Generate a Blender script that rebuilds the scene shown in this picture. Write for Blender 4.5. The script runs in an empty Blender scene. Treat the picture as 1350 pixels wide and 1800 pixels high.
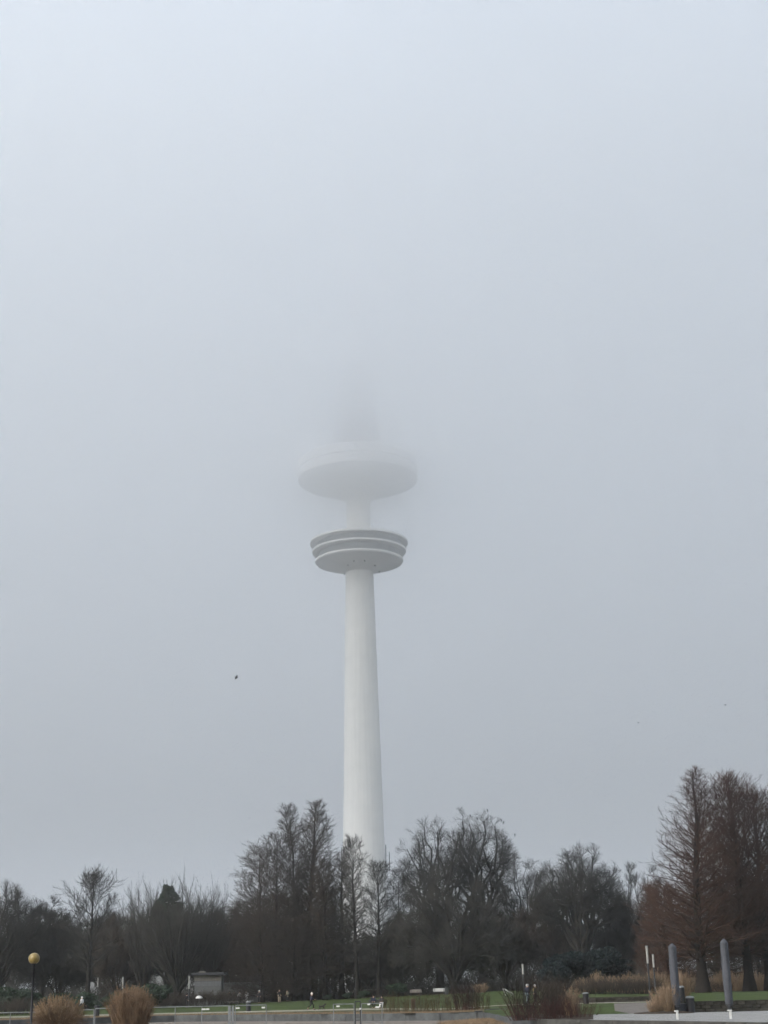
import bpy, math, random
import numpy as np
from mathutils import Vector, Matrix

sc = bpy.context.scene
rng = np.random.default_rng(7)
random.seed(7)

# ------------------------------------------------------------------ camera
F = 2600.0                                   # focal length in photo pixels (1350 x 1800)
PITCH = math.atan(844.4 / F)
ROLL = math.radians(1.25)
CAM = Vector((0, 0, 1.6))
FW = Vector((0, math.cos(PITCH), math.sin(PITCH)))
_r, _u = Vector((1, 0, 0)), Vector((0, -math.sin(PITCH), math.cos(PITCH)))
RT = _r * math.cos(ROLL) - _u * math.sin(ROLL)
UP = _u * math.cos(ROLL) + _r * math.sin(ROLL)
cam_data = bpy.data.cameras.new('camera')
cam = bpy.data.objects.new('camera', cam_data)
sc.collection.objects.link(cam)
_m = Matrix((RT, UP, -FW)).transposed().to_4x4()
_m.translation = CAM
cam.matrix_world = _m
cam_data.sensor_fit = 'HORIZONTAL'
cam_data.sensor_width = 36
cam_data.lens = 36 * F / 1350
cam_data.clip_start = 0.5
cam_data.clip_end = 30000
sc.camera = cam

# ------------------------------------------------------------------ world, sun, exposure
SUN_EL, SUN_AZ = math.radians(30), math.radians(-130)
world = bpy.data.worlds.new('World')
sc.world = world
world.use_nodes = True
nt = world.node_tree
bg = nt.nodes['Background']
sky = nt.nodes.new('ShaderNodeTexSky')
sky.sky_type = 'NISHITA'
sky.sun_disc = False
sky.sun_elevation = SUN_EL
sky.sun_rotation = SUN_AZ
sky.dust_density = 4
tc = nt.nodes.new('ShaderNodeTexCoord')
sep = nt.nodes.new('ShaderNodeSeparateXYZ')
nt.links.new(tc.outputs['Generated'], sep.inputs[0])
mr = nt.nodes.new('ShaderNodeMapRange')      # overcast veil, brighter overhead than at the horizon
nt.links.new(sep.outputs[2], mr.inputs[0])
mr.inputs[3].default_value = 4.2
mr.inputs[4].default_value = 7.8
vm = nt.nodes.new('ShaderNodeVectorMath')
vm.operation = 'SCALE'
vm.inputs[0].default_value = (0.89, 0.985, 1.105)
wn = nt.nodes.new('ShaderNodeTexNoise')      # thicker and thinner parts of the overcast
wn.inputs['Scale'].default_value = 1.6
wn.inputs['Detail'].default_value = 2
wmap = nt.nodes.new('ShaderNodeMapping')
wmap.inputs['Location'].default_value = (-1.7, -0.47, -2.83)
nt.links.new(tc.outputs['Generated'], wmap.inputs['Vector'])
nt.links.new(wmap.outputs[0], wn.inputs['Vector'])
wr = nt.nodes.new('ShaderNodeMapRange')
wr.inputs[1].default_value = 0.35
wr.inputs[2].default_value = 0.65
wr.inputs[3].default_value = 0.2
wr.inputs[4].default_value = 1.8
nt.links.new(wn.outputs['Fac'], wr.inputs[0])
wm = nt.nodes.new('ShaderNodeMath')
wm.operation = 'MULTIPLY'
nt.links.new(mr.outputs[0], wm.inputs[0])
nt.links.new(wr.outputs[0], wm.inputs[1])
nt.links.new(wm.outputs[0], vm.inputs['Scale'])
mx = nt.nodes.new('ShaderNodeMix')
mx.data_type = 'RGBA'
mx.inputs['Factor'].default_value = 0.75
nt.links.new(sky.outputs[0], mx.inputs[6])
nt.links.new(vm.outputs[0], mx.inputs[7])
nt.links.new(mx.outputs[2], bg.inputs[0])
bg.inputs[1].default_value = 0.12

sun_data = bpy.data.lights.new('sun', 'SUN')
sun_data.energy = 3.4
sun_data.angle = math.radians(40)
sun_data.color = (1.0, 0.96, 0.89)
sun = bpy.data.objects.new('sun', sun_data)
sc.collection.objects.link(sun)
sun.rotation_euler = Vector((math.sin(SUN_AZ) * math.cos(SUN_EL), math.cos(SUN_AZ) * math.cos(SUN_EL),
                             math.sin(SUN_EL))).to_track_quat('Z', 'Y').to_euler()
vs = sc.view_settings
vs.view_transform = 'Standard'
vs.look = 'None'
vs.gamma = 1
vs.use_curve_mapping = False
vs.exposure = 0.35
cy = sc.cycles
cy.max_bounces = 10
cy.diffuse_bounces = 2
cy.glossy_bounces = 2
cy.transmission_bounces = 2
cy.volume_bounces = 9
cy.use_light_tree = False
cy.transparent_max_bounces = 32
cy.use_adaptive_sampling = True
cy.adaptive_threshold = 0.05
cy.adaptive_min_samples = 24
cy.sample_clamp_indirect = 1.2
cy.use_denoising = True
cy.denoising_prefilter = 'ACCURATE'

# ------------------------------------------------------------------ helpers
COL = sc.collection

def at(px, py, D):
    """world point seen at photo pixel (px, py) at forward distance D"""
    d = FW + RT * ((px - 675) / F) + UP * ((900 - py) / F)
    return CAM + d * (D / d.y)

def ux(px):
    return (px - 693.5) / 2734.0

def smooth(x, a, b):
    t = min(1.0, max(0.0, (x - a) / (b - a)))
    return t * t * (3 - 2 * t)

def lerp_tab(tab, x):
    return float(np.interp(x, [t[0] for t in tab], [t[1] for t in tab]))

SHORE = [(-6000, 95), (-1200, 105), (-300, 118), (0, 135), (60, 137), (200, 140), (300, 143), (420, 138), (640, 125), (760, 121), (842, 119),
         (856, 117), (880, 99), (910, 92), (957, 85), (1100, 78), (1350, 67.7), (1500, 63), (3000, 60), (9000, 60)]
TOP = [(-6000, .3), (300, .4), (600, .75), (740, 1.1), (880, 1.45), (1060, 1.35), (1160, 1.0)]

def shore(px):
    return lerp_tab(SHORE, px)

def G(px, D):
    """ground height"""
    if px > 1185:
        if D < 99.01:
            return 0.0
        return .62 + .25 * smooth(D, 100, 170) + .2 * smooth(D, 170, 230)
    z = .3 * smooth(D, 108, 135) * smooth(px, 760, 900)
    if px > 1010:
        if D < 144.01:
            return z
        return .72 + (lerp_tab(TOP, px) - .72) * smooth(D, 144, 225)
    return z + (lerp_tab(TOP, px) - z) * smooth(D, 145, 228)

def P(px, D, dz=0.0):
    return Vector((ux(px) * D, D, G(px, D) + dz))

def px_of(x, y):
    return 693.5 + 2734.0 * x / y

def top_z(px, py, D):
    return at(px, py, D).z

def tag(o, label=None, cat=None, group=None, kind=None):
    if label: o['label'] = label
    if cat: o['category'] = cat
    if group: o['group'] = group
    if kind: o['kind'] = kind
    return o

def link(name, me, mat=None, parent=None, loc=None):
    o = bpy.data.objects.new(name, me)
    COL.objects.link(o)
    if mat is not None and me is not None and len(me.materials) == 0:
        me.materials.append(mat)
    if parent is not None:
        o.parent = parent
    if loc is not None:
        o.location = loc
    return o

def empty(name, loc, rz=0.0, label=None, cat=None, group=None):
    o = bpy.data.objects.new(name, None)
    COL.objects.link(o)
    o.location = loc
    o.rotation_euler = (0, 0, rz)
    return tag(o, label, cat, group)

def np_mesh(name, V, Fs, smooth_=False):
    """V (n,3); Fs list of int arrays (m,k)"""
    me = bpy.data.meshes.new(name)
    V = np.asarray(V, np.float32)
    me.vertices.add(len(V))
    me.vertices.foreach_set('co', V.ravel())
    Fs = [np.asarray(f, np.int32) for f in Fs if len(f)]
    nl = sum(f.size for f in Fs)
    npoly = sum(len(f) for f in Fs)
    me.loops.add(nl)
    me.loops.foreach_set('vertex_index', np.concatenate([f.ravel() for f in Fs]))
    me.polygons.add(npoly)
    st, tot, acc = [], [], 0
    for f in Fs:
        k = f.shape[1]
        st.append(acc + np.arange(len(f)) * k)
        tot.append(np.full(len(f), k))
        acc += f.size
    me.polygons.foreach_set('loop_start', np.concatenate(st).astype(np.int32))
    me.polygons.foreach_set('loop_total', np.concatenate(tot).astype(np.int32))
    if smooth_:
        me.polygons.foreach_set('use_smooth', np.ones(npoly, bool))
    me.update(calc_edges=True)
    return me

class MB:
    """collects boxes, tubes and lathes into one mesh"""
    def __init__(self):
        self.v, self.f = [], []
    def add(self, vs_, fs_):
        n = len(self.v)
        self.v += [tuple(p) for p in vs_]
        self.f += [tuple(i + n for i in f) for f in fs_]
        return self
    def box(self, c, s, rz=0.0, rot=None, bev=0.0):
        hx, hy, hz = s[0] / 2, s[1] / 2, s[2] / 2
        M = rot if rot is not None else Matrix.Rotation(rz, 3, 'Z')
        c = Vector(c)
        if bev <= 0:
            pts = [(x, y, z) for z in (-hz, hz) for x, y in ((-hx, -hy), (hx, -hy), (hx, hy), (-hx, hy))]
            fs = [(3, 2, 1, 0), (4, 5, 6, 7), (0, 1, 5, 4), (1, 2, 6, 5), (2, 3, 7, 6), (3, 0, 4, 7)]
        else:
            b = min(bev, hx * .9, hy * .9, hz * .9)
            ring = [(-hx + b, -hy), (hx - b, -hy), (hx, -hy + b), (hx, hy - b), (hx - b, hy), (-hx + b, hy), (-hx, hy - b), (-hx, -hy + b)]
            ins = [(x * (hx - b) / hx, y * (hy - b) / hy) for x, y in ring]
            pts = [(x, y, -hz) for x, y in ins] + [(x, y, -hz + b) for x, y in ring] + [(x, y, hz - b) for x, y in ring] + [(x, y, hz) for x, y in ins]
            fs = [tuple(range(7, -1, -1)), tuple(range(24, 32))]
            for L in range(3):
                for k in range(8):
                    fs.append((L * 8 + k, L * 8 + (k + 1) % 8, L * 8 + 8 + (k + 1) % 8, L * 8 + 8 + k))
        return self.add([c + M @ Vector(p) for p in pts], fs)
    def lathe(self, prof, seg=24, c=(0, 0, 0), caps=True):
        vs_, fs_ = [], []
        for r, z in prof:
            for k in range(seg):
                a = 2 * math.pi * k / seg
                vs_.append((c[0] + r * math.cos(a), c[1] + r * math.sin(a), c[2] + z))
        for i in range(len(prof) - 1):
            for k in range(seg):
                fs_.append((i * seg + k, i * seg + (k + 1) % seg, (i + 1) * seg + (k + 1) % seg, (i + 1) * seg + k))
        if caps:
            fs_.append(tuple(range(seg - 1, -1, -1)))
            fs_.append(tuple((len(prof) - 1) * seg + k for k in range(seg)))
        return self.add(vs_, fs_)
    def tube(self, pts, rad, seg=6):
        pts = [Vector(p) for p in pts]
        if not hasattr(rad, '__len__'):
            rad = [rad] * len(pts)
        vs_, fs_ = [], []
        for i, p in enumerate(pts):
            t = (pts[min(i + 1, len(pts) - 1)] - pts[max(i - 1, 0)]).normalized()
            ref = Vector((0, 0, 1)) if abs(t.z) < .9 else Vector((1, 0, 0))
            a = t.cross(ref).normalized()
            b = t.cross(a)
            for k in range(seg):
                an = 2 * math.pi * k / seg
                vs_.append(p + a * (rad[i] * math.cos(an)) + b * (rad[i] * math.sin(an)))
        for i in range(len(pts) - 1):
            for k in range(seg):
                fs_.append((i * seg + k, (i + 1) * seg + k, (i + 1) * seg + (k + 1) % seg, i * seg + (k + 1) % seg))
        fs_.append(tuple(range(seg)))
        fs_.append(tuple((len(pts) - 1) * seg + k for k in range(seg - 1, -1, -1)))
        return self.add(vs_, fs_)
    def ell(self, c, r, seg=12, rings=8, rot=None):
        vs_, fs_ = [], []
        M = rot if rot is not None else Matrix.Identity(3)
        for i in range(rings + 1):
            th = math.pi * (.02 + .96 * i / rings)
            for k in range(seg):
                a = 2 * math.pi * k / seg
                vs_.append(Vector(c) + M @ Vector((r[0] * math.sin(th) * math.cos(a), r[1] * math.sin(th) * math.sin(a), -r[2] * math.cos(th))))
        for i in range(rings):
            for k in range(seg):
                fs_.append((i * seg + k, i * seg + (k + 1) % seg, (i + 1) * seg + (k + 1) % seg, (i + 1) * seg + k))
        fs_.append(tuple(range(seg - 1, -1, -1)))
        fs_.append(tuple(rings * seg + k for k in range(seg)))
        return self.add(vs_, fs_)
    def mesh(self, name, smooth_=False):
        me = bpy.data.meshes.new(name)
        me.from_pydata(self.v, [], self.f)
        me.update()
        if smooth_:
            me.polygons.foreach_set('use_smooth', np.ones(len(me.polygons), bool))
        return me
    def build(self, name, mat, parent=None, loc=None, smooth_=False):
        return link(name, self.mesh(name, smooth_), mat, parent, loc)

def copy_tree(o, parent=None):
    c = o.copy()
    COL.objects.link(c)
    c.parent = parent
    for ch in list(o.children):
        copy_tree(ch, c)
    return c

# ------------------------------------------------------------------ materials
MATS = {}

def mat(name, col, rough=.85, var=.0, scale=4.0, col2=None, bump=0.0, bscale=20.0, spec=.3, metal=0.0, detail=6.0, obj_var=0.0):
    """procedural material: noise between two colours, fine relief, per-object variation"""
    m = bpy.data.materials.new(name)
    m.use_nodes = True
    t = m.node_tree
    b = t.nodes['Principled BSDF']
    b.inputs['Roughness'].default_value = rough
    b.inputs['Specular IOR Level'].default_value = spec
    b.inputs['Metallic'].default_value = metal
    co = t.nodes.new('ShaderNodeTexCoord')
    n = t.nodes.new('ShaderNodeTexNoise')
    n.inputs['Scale'].default_value = scale
    n.inputs['Detail'].default_value = detail
    n.inputs['Roughness'].default_value = .65
    t.links.new(co.outputs['Object'], n.inputs['Vector'])
    cr = t.nodes.new('ShaderNodeValToRGB')
    c2 = col2 if col2 is not None else tuple(max(0, c * (1 - var)) for c in col)
    c1 = col if col2 is not None else tuple(min(1, c * (1 + var)) for c in col)
    cr.color_ramp.elements[0].position = .36
    cr.color_ramp.elements[1].position = .64
    cr.color_ramp.elements[0].color = (*c2, 1)
    cr.color_ramp.elements[1].color = (*c1, 1)
    t.links.new(n.outputs['Fac'], cr.inputs[0])
    out = cr.outputs[0]
    if obj_var > 0:
        oi = t.nodes.new('ShaderNodeObjectInfo')
        mp = t.nodes.new('ShaderNodeMapRange')
        mp.inputs[3].default_value = 1 - obj_var
        mp.inputs[4].default_value = 1 + obj_var
        t.links.new(oi.outputs['Random'], mp.inputs[0])
        hs = t.nodes.new('ShaderNodeHueSaturation')
        t.links.new(mp.outputs[0], hs.inputs['Value'])
        t.links.new(out, hs.inputs['Color'])
        out = hs.outputs[0]
    t.links.new(out, b.inputs['Base Color'])
    if bump > 0:
        n2 = t.nodes.new('ShaderNodeTexNoise')
        n2.inputs['Scale'].default_value = bscale
        n2.inputs['Detail'].default_value = 5
        t.links.new(co.outputs['Object'], n2.inputs['Vector'])
        bp = t.nodes.new('ShaderNodeBump')
        bp.inputs['Strength'].default_value = bump
        bp.inputs['Distance'].default_value = .05
        t.links.new(n2.outputs['Fac'], bp.inputs['Height'])
        t.links.new(bp.outputs[0], b.inputs['Normal'])
    MATS[name] = m
    return m

M_lawn = mat('lawn_grass', (.048, .070, .018), .95, col2=(.030, .043, .014), scale=.22, bump=.6, bscale=9, spec=.1)
M_litter = mat('leaf_litter', (.055, .042, .028), .95, col2=(.03, .028, .02), scale=.5, bump=.8, bscale=6, spec=.1)
M_verge = mat('dry_verge_soil', (.105, .08, .045), .95, col2=(.05, .05, .024), scale=.7, bump=.8, bscale=10, spec=.1)
M_gravel = mat('pale_gravel', (.27, .255, .21), .95, col2=(.19, .18, .145), scale=1.2, bump=.4, bscale=60, spec=.1)
M_path2 = mat('grey_gravel', (.165, .15, .138), .95, col2=(.11, .10, .092), scale=1.5, bump=.4, bscale=60, spec=.1)
M_mud = mat('basin_silt', (.17, .148, .125), .9, col2=(.12, .105, .09), scale=.35, bump=.3, bscale=8, spec=.2)
M_conc = mat('weathered_concrete', (.085, .09, .092), .9, col2=(.045, .048, .049), scale=1.3, bump=.5, bscale=12, spec=.2, obj_var=.12)
M_darkconc = mat('dark_concrete', (.07, .068, .062), .85, col2=(.035, .035, .033), scale=1.6, bump=.5, bscale=12, obj_var=.15)  # shade on the plaza wall face is put into this dark colour
M_stone = mat('darkened_stone', (.06, .055, .046), .95, col2=(.024, .024, .019), scale=3.0, bump=.8, bscale=14, spec=.1, obj_var=.35)  # stone colour darkened to offset the unclouded sun on the near ground
M_earth = mat('dark_bed_soil', (.05, .038, .028), .95, col2=(.028, .022, .017), scale=1.5, bump=.8, bscale=9, spec=.1)
M_bark = mat('grey_brown_bark', (.026, .024, .022), .95, col2=(.014, .013, .012), scale=2.5, bump=.7, bscale=12, spec=.1)
M_barkred = mat('red_brown_bark', (.024, .019, .016), .95, col2=(.012, .010, .009), scale=2.5, bump=.7, bscale=12, spec=.1)
M_twig = mat('grey_twigs', (.042, .040, .036), .95, var=.3, scale=.6, spec=.05)
M_twigwarm = mat('brown_twigs', (.05, .041, .034), .95, var=.3, scale=.6, spec=.05)
M_twigred = mat('rusty_twigs', (.074, .043, .032), .95, col2=(.044, .029, .024), scale=.35, spec=.05)
M_twiggreen = mat('lichen_twigs', (.06, .062, .045), .95, var=.3, scale=.6, spec=.05)
M_ever = mat('evergreen_leaves', (.028, .05, .026), .7, col2=(.014, .026, .016), scale=1.2, spec=.3)
M_everblue = mat('bluish_yew_needles', (.009, .017, .019), .8, col2=(.005, .01, .012), scale=1.0, spec=.2)
M_tan = mat('dry_tan_grass', (.24, .172, .108), .9, col2=(.15, .104, .066), scale=3.5, spec=.1, obj_var=.12)
M_rust = mat('rusty_grass_blades', (.215, .145, .092), .9, col2=(.115, .077, .05), scale=3.0, spec=.1, obj_var=.1)
M_straw = mat('pale_straw', (.42, .32, .22), .9, col2=(.28, .2, .13), scale=3.0, spec=.1)
M_plume = mat('pale_seed_plume', (.28, .205, .14), .95, col2=(.18, .125, .085), scale=2.5, spec=.05, obj_var=.15)
M_stem = mat('dark_red_stems', (.055, .024, .021), .9, col2=(.028, .018, .015), scale=2, spec=.15)
M_stemdark = mat('dark_stems', (.026, .021, .017), .9, col2=(.015, .013, .011), scale=2, spec=.15)
M_stemolive = mat('olive_brown_stems', (.085, .062, .03), .9, col2=(.05, .04, .02), scale=2, spec=.15)
M_white = mat('white_tower_paint', (.85, .85, .83), .6, col2=(.80, .805, .79), scale=.12, bump=.05, bscale=2)
def streak(m, amount=.08):
    t = m.node_tree
    b = t.nodes['Principled BSDF']
    co = t.nodes.new('ShaderNodeTexCoord')
    mp = t.nodes.new('ShaderNodeMapping')
    mp.inputs['Scale'].default_value = (1.6, 1.6, .035)
    n = t.nodes.new('ShaderNodeTexNoise')
    n.inputs['Scale'].default_value = 1.0
    n.inputs['Detail'].default_value = 4
    t.links.new(co.outputs['Object'], mp.inputs[0])
    t.links.new(mp.outputs[0], n.inputs['Vector'])
    r = t.nodes.new('ShaderNodeMapRange')
    r.inputs[1].default_value = .4
    r.inputs[2].default_value = .75
    r.inputs[3].default_value = 1.0
    r.inputs[4].default_value = 1 - amount
    t.links.new(n.outputs['Fac'], r.inputs[0])
    hs = t.nodes.new('ShaderNodeHueSaturation')
    t.links.new(b.inputs['Base Color'].links[0].from_socket, hs.inputs['Color'])
    t.links.new(r.outputs[0], hs.inputs['Value'])
    t.links.new(hs.outputs[0], b.inputs['Base Color'])
streak(M_white, .05)
M_soffit = mat('grey_tower_soffit', (.84, .845, .84), .7, col2=(.79, .795, .79), scale=.2)
M_glassband = mat('grey_window_band', (.58, .60, .61), .45, col2=(.51, .53, .54), scale=.4, spec=.5)
M_red = mat('red_mast_paint', (.38, .06, .045), .6, var=.1)
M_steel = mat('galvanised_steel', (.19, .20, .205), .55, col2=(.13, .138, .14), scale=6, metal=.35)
M_darksteel = mat('dark_painted_steel', (.022, .024, .026), .5, var=.2, scale=5)
M_black = mat('black_coating', (.012, .012, .014), .5, var=.2, scale=5)
M_globe = mat('yellowed_globe_glass', (.25, .185, .055), .3, col2=(.17, .12, .035), scale=3, spec=.5)
M_lampwhite = mat('opal_lamp_tube', (.30, .30, .28), .4, col2=(.24, .24, .225), scale=4)
M_cover = mat('grey_tarp_cover', (.066, .07, .082), .75, col2=(.046, .049, .058), scale=2.2, bump=.9, bscale=3.5)
M_whitepaint = mat('white_painted_wood', (.58, .58, .565), .6, col2=(.48, .48, .465), scale=4)
M_greywood = mat('weathered_grey_wood', (.24, .22, .20), .9, col2=(.16, .145, .13), scale=5)
M_brownbin = mat('rusty_brown_steel', (.07, .04, .032), .8, var=.2)
M_beige = mat('beige_panel', (.17, .155, .135), .7, col2=(.125, .115, .10), scale=1.2)
M_greypanel = mat('grey_panel', (.14, .145, .15), .7, col2=(.1, .105, .11), scale=1.2)
M_roofdark = mat('dark_roof_felt', (.035, .036, .04), .8, var=.2)
M_roofpale = mat('pale_metal_roof', (.55, .57, .59), .5, var=.08, scale=.3)
M_pane = mat('dark_window_glass', (.05, .06, .065), .15, var=.2, scale=2, spec=.6)
M_wallgrey = mat('grey_render', (.12, .123, .123), .9, col2=(.085, .088, .088), scale=.8)
M_skin = mat('skin', (.45, .29, .21), .6, var=.05)
M_feather = mat('black_feathers', (.012, .012, .014), .6, var=.2)
M_fur = mat('dark_fur', (.02, .017, .015), .9, var=.3, scale=10)

def plaza_material():
    m = mat('small_cobbles', (.30, .30, .295), .9, col2=(.21, .21, .205), scale=.8, spec=.2)
    t = m.node_tree
    b = t.nodes['Principled BSDF']
    co = t.nodes.new('ShaderNodeTexCoord')
    v = t.nodes.new('ShaderNodeTexVoronoi')
    v.feature = 'DISTANCE_TO_EDGE'
    v.inputs['Scale'].default_value = 7
    t.links.new(co.outputs['Object'], v.inputs['Vector'])
    mp = t.nodes.new('ShaderNodeMapRange')
    mp.inputs[2].default_value = .08
    mp.inputs[3].default_value = .45
    mp.inputs[4].default_value = 1.0
    t.links.new(v.outputs['Distance'], mp.inputs[0])
    hs = t.nodes.new('ShaderNodeHueSaturation')
    src = b.inputs['Base Color'].links[0].from_socket
    t.links.new(src, hs.inputs['Color'])
    t.links.new(mp.outputs[0], hs.inputs['Value'])
    t.links.new(hs.outputs[0], b.inputs['Base Color'])
    bp = t.nodes.new('ShaderNodeBump')
    bp.inputs['Strength'].default_value = .8
    bp.inputs['Distance'].default_value = .02
    t.links.new(mp.outputs[0], bp.inputs['Height'])
    t.links.new(bp.outputs[0], b.inputs['Normal'])
    return m
M_cobble = plaza_material()

def paint(name, col, **k):
    return mat(name, col, .85, var=.12, scale=8, **k)

# ------------------------------------------------------------------ the ground
def ground_sheet():
    pxs = list(np.arange(-5600, -400, 260)) + list(np.arange(-400, 1010, 15)) + [1009.9, 1010.1] + list(np.arange(1022, 1185, 9)) + [1184.9, 1185.1] + \
        list(np.arange(1200, 1500, 15)) + list(np.arange(1500, 7000, 260))
    pxs = sorted(set(float(x) for x in pxs))
    Ds = list(np.arange(58, 99, 3)) + [99.0, 99.02] + list(np.arange(102, 144, 3)) + [144.0, 144.02] + list(np.arange(147, 300, 4)) + \
        [310, 330, 360, 400, 460, 560, 700, 1000, 1500, 2500, 4500, 9000]
    V, idx = [], {}
    for i, px in enumerate(pxs):
        s = shore(px)
        for j, D in enumerate(Ds):
            d = max(D, s)
            V.append((ux(px) * d, d, G(px, d)))
    n = len(Ds)
    Q = []
    for i in range(len(pxs) - 1):
        for j in range(n - 1):
            if Ds[j + 1] <= min(shore(pxs[i]), shore(pxs[i + 1])):
                continue
            Q.append((i * n + j, (i + 1) * n + j, (i + 1) * n + j + 1, i * n + j + 1))
    o = link('ground', np_mesh('ground', V, [np.array(Q)], True), M_lawn)
    return tag(o, 'green park lawn sloping up towards the bare trees', 'lawn', kind='structure')
ground_sheet()

def patch(name, label, px0, px1, d0, d1, material, dz, nx=60, ny=10, kind='structure', cat='ground', wob=0.0, seed=0):
    """a sheet that follows the ground between two distance curves"""
    rs = np.random.default_rng(seed)
    w0, w1 = rs.normal(0, wob, nx + 1), rs.normal(0, wob, nx + 1)
    V, Q = [], []
    for i in range(nx + 1):
        px = px0 + (px1 - px0) * i / nx
        a, b = d0(px) + w0[i], d1(px) + w1[i]
        for j in range(ny + 1):
            D = a + (b - a) * j / ny
            V.append((ux(px) * D, D, G(px, D) + dz))
    for i in range(nx):
        for j in range(ny):
            k = i * (ny + 1) + j
            Q.append((k, k + ny + 1, k + ny + 2, k + 1))
    o = link(name, np_mesh(name, V, [np.array(Q)], True), material)
    return tag(o, label, cat, kind=kind)

patch('woodland_floor', 'dark leaf litter under the trees at the back of the lawn', -5000, 6200, lambda p: 222 + 6 * math.sin(p * .013) + (8 if p < 420 else 0) - (45 if p > 1185 else 0),
      lambda p: 420, M_litter, .02, 220, 12, wob=1.0, seed=3)
M_townbounce = mat('bounce_town_ground', (.25, .245, .235), .9, col2=(.17, .17, .165), scale=.02)  # unseen sheet added to bounce light up onto the cloud and pods
patch('bounce_town_ground', 'unseen town ground beyond the park, added and paled to bounce light up', -5500, 6900, lambda p: 410, lambda p: 8900, M_townbounce, .05, 120, 14)
def path_near(p): return 152 - 16 * smooth(p, 620, 870)
def path_far(p): return 161 - 18 * smooth(p, 620, 870)
patch('path', 'pale gravel path running across the lawn above the basin', -3000, 1180, path_near, path_far, M_gravel, .012, 150, 3, cat='path')
patch('verge', 'brown dry verge between the path and the basin wall', -3000, 850, shore, lambda p: path_near(p) - 3, M_verge, .008, 150, 6, wob=.5, seed=5)
patch('plaza', 'pale cobbled plaza in front of the stone wall', 957, 2600, shore, lambda p: 98.2, M_cobble, .012, 80, 10, cat='plaza')
patch('gravel_path', 'grey gravel path between the small lawn and the stone wall', 1078, 1184, lambda p: 98.2 if p > 1105 else 98.2 + (1105 - p) * .5, lambda p: 132, M_path2, .01, 20, 8, cat='path')
patch('plant_bed', 'dark soil bed under the red-stemmed shrubs', 884, 1040, lambda p: max(shore(p) + .05, 83), lambda p: 101, M_earth, .02, 24, 6, wob=.3, seed=8)

def flat(name, label, pts, z, material, kind='structure', cat='ground'):
    me = bpy.data.meshes.new(name)
    me.from_pydata([(x, y, z) for x, y in pts], [], [tuple(range(len(pts)))])
    o = link(name, me, material)
    return tag(o, label, cat, kind=kind)
flat('basin_floor', 'silty tan floor of the drained pond', [(-900, 40), (900, 40), (900, 175), (-900, 175)], -.55, M_mud, cat='basin')
flat('promenade', 'paved bank on the near side of the drained pond', [(-900, -900), (900, -900), (900, 56), (20, 58), (2, 80), (-900, 80)], 0.0, M_path2, cat='promenade')

# silt bank of dead grass rising out of the basin by the shrubs
M_bankg = mat('dead_grass_turf', (.085, .068, .046), .95, col2=(.045, .038, .026), scale=1.2, bump=.9, bscale=8, spec=.1)
def dead_grass_bank():
    V, Q = [], []
    nx, ny = 40, 14
    for i in range(nx + 1):
        px = 745 + (925 - 745) * i / nx
        for j in range(ny + 1):
            D = 92 + 24 * j / ny
            e = math.sin(math.pi * j / ny) ** .7 * smooth(px, 750, 880)
            z = -.56 + .24 * e + .04 * math.sin(i * 1.7 + j) * e
            V.append((ux(px) * D, D, z))
    for i in range(nx):
        for j in range(ny):
            k = i * (ny + 1) + j
            Q.append((k, k + ny + 1, k + ny + 2, k + 1))
    return tag(link('grass_bank', np_mesh('grass_bank', V, [np.array(Q)], True), M_bankg), 'bank of dead brown grass rising out of the drained basin', 'bank', kind='structure')
dead_grass_bank()

# ------------------------------------------------------------------ walls
def panel_wall(name, label, pxa, pxb, dfun, z0, z1, plen, thick, material, cat='wall', z1f=None, cap=None):
    """low wall of separate panels along a curve"""
    pts = []
    px = pxa
    while px <= pxb:
        pts.append(Vector((ux(px) * dfun(px), dfun(px), 0)))
        px += 1.0
    root = empty(name, pts[len(pts) // 2], 0, label, cat)
    base = root.location.copy()
    acc, cur = 0.0, pts[0]
    for a, b in zip(pts, pts[1:]):
        acc += (b - a).length
        if acc >= plen:
            d = b - cur
            mid = (cur + b) / 2
            zt = z1 if z1f is None else z1f(px_of(mid.x, mid.y), mid.y)
            m = MB().box((mid.x - base.x, mid.y - base.y, (z0 + zt) / 2), (d.length - .025, thick, zt - z0 + random.uniform(-.01, .01)), math.atan2(d.y, d.x), bev=.02)
            m.build('panel', material, root)
            if cap:
                MB().box((mid.x - base.x, mid.y - base.y, zt + .045), (d.length - .012, thick + .1, .08), math.atan2(d.y, d.x), bev=.015).build('coping', cap, root)
            cur, acc = b, 0.0
    return root
panel_wall('basin_wall', 'long curved grey concrete wall around the drained basin', -140, 948, shore, -.58, .015, 3.2, .3, M_conc)
panel_wall('plaza_wall', 'dark low wall edging the cobbled plaza at the bottom right', 940, 1460, lambda p: shore(p) - .17, -.58, .03, 3.0, .3, M_darkconc)
panel_wall('far_basin_wall', 'short pale concrete wall right of the basin pillar', 850, 905, lambda p: 122, -.3, .2, 1.2, .25, M_conc)
p = P(840, 118.6)
r_ = empty('wall_pillar', (p.x, p.y, -.56), 0, 'square concrete pillar at the right end of the basin wall', 'pillar')
MB().box((0, 0, .31), (.55, .55, .62), bev=.03).build('shaft', M_conc, r_)
MB().box((0, 0, .66), (.66, .66, .08), bev=.02).build('cap', M_conc, r_)

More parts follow.
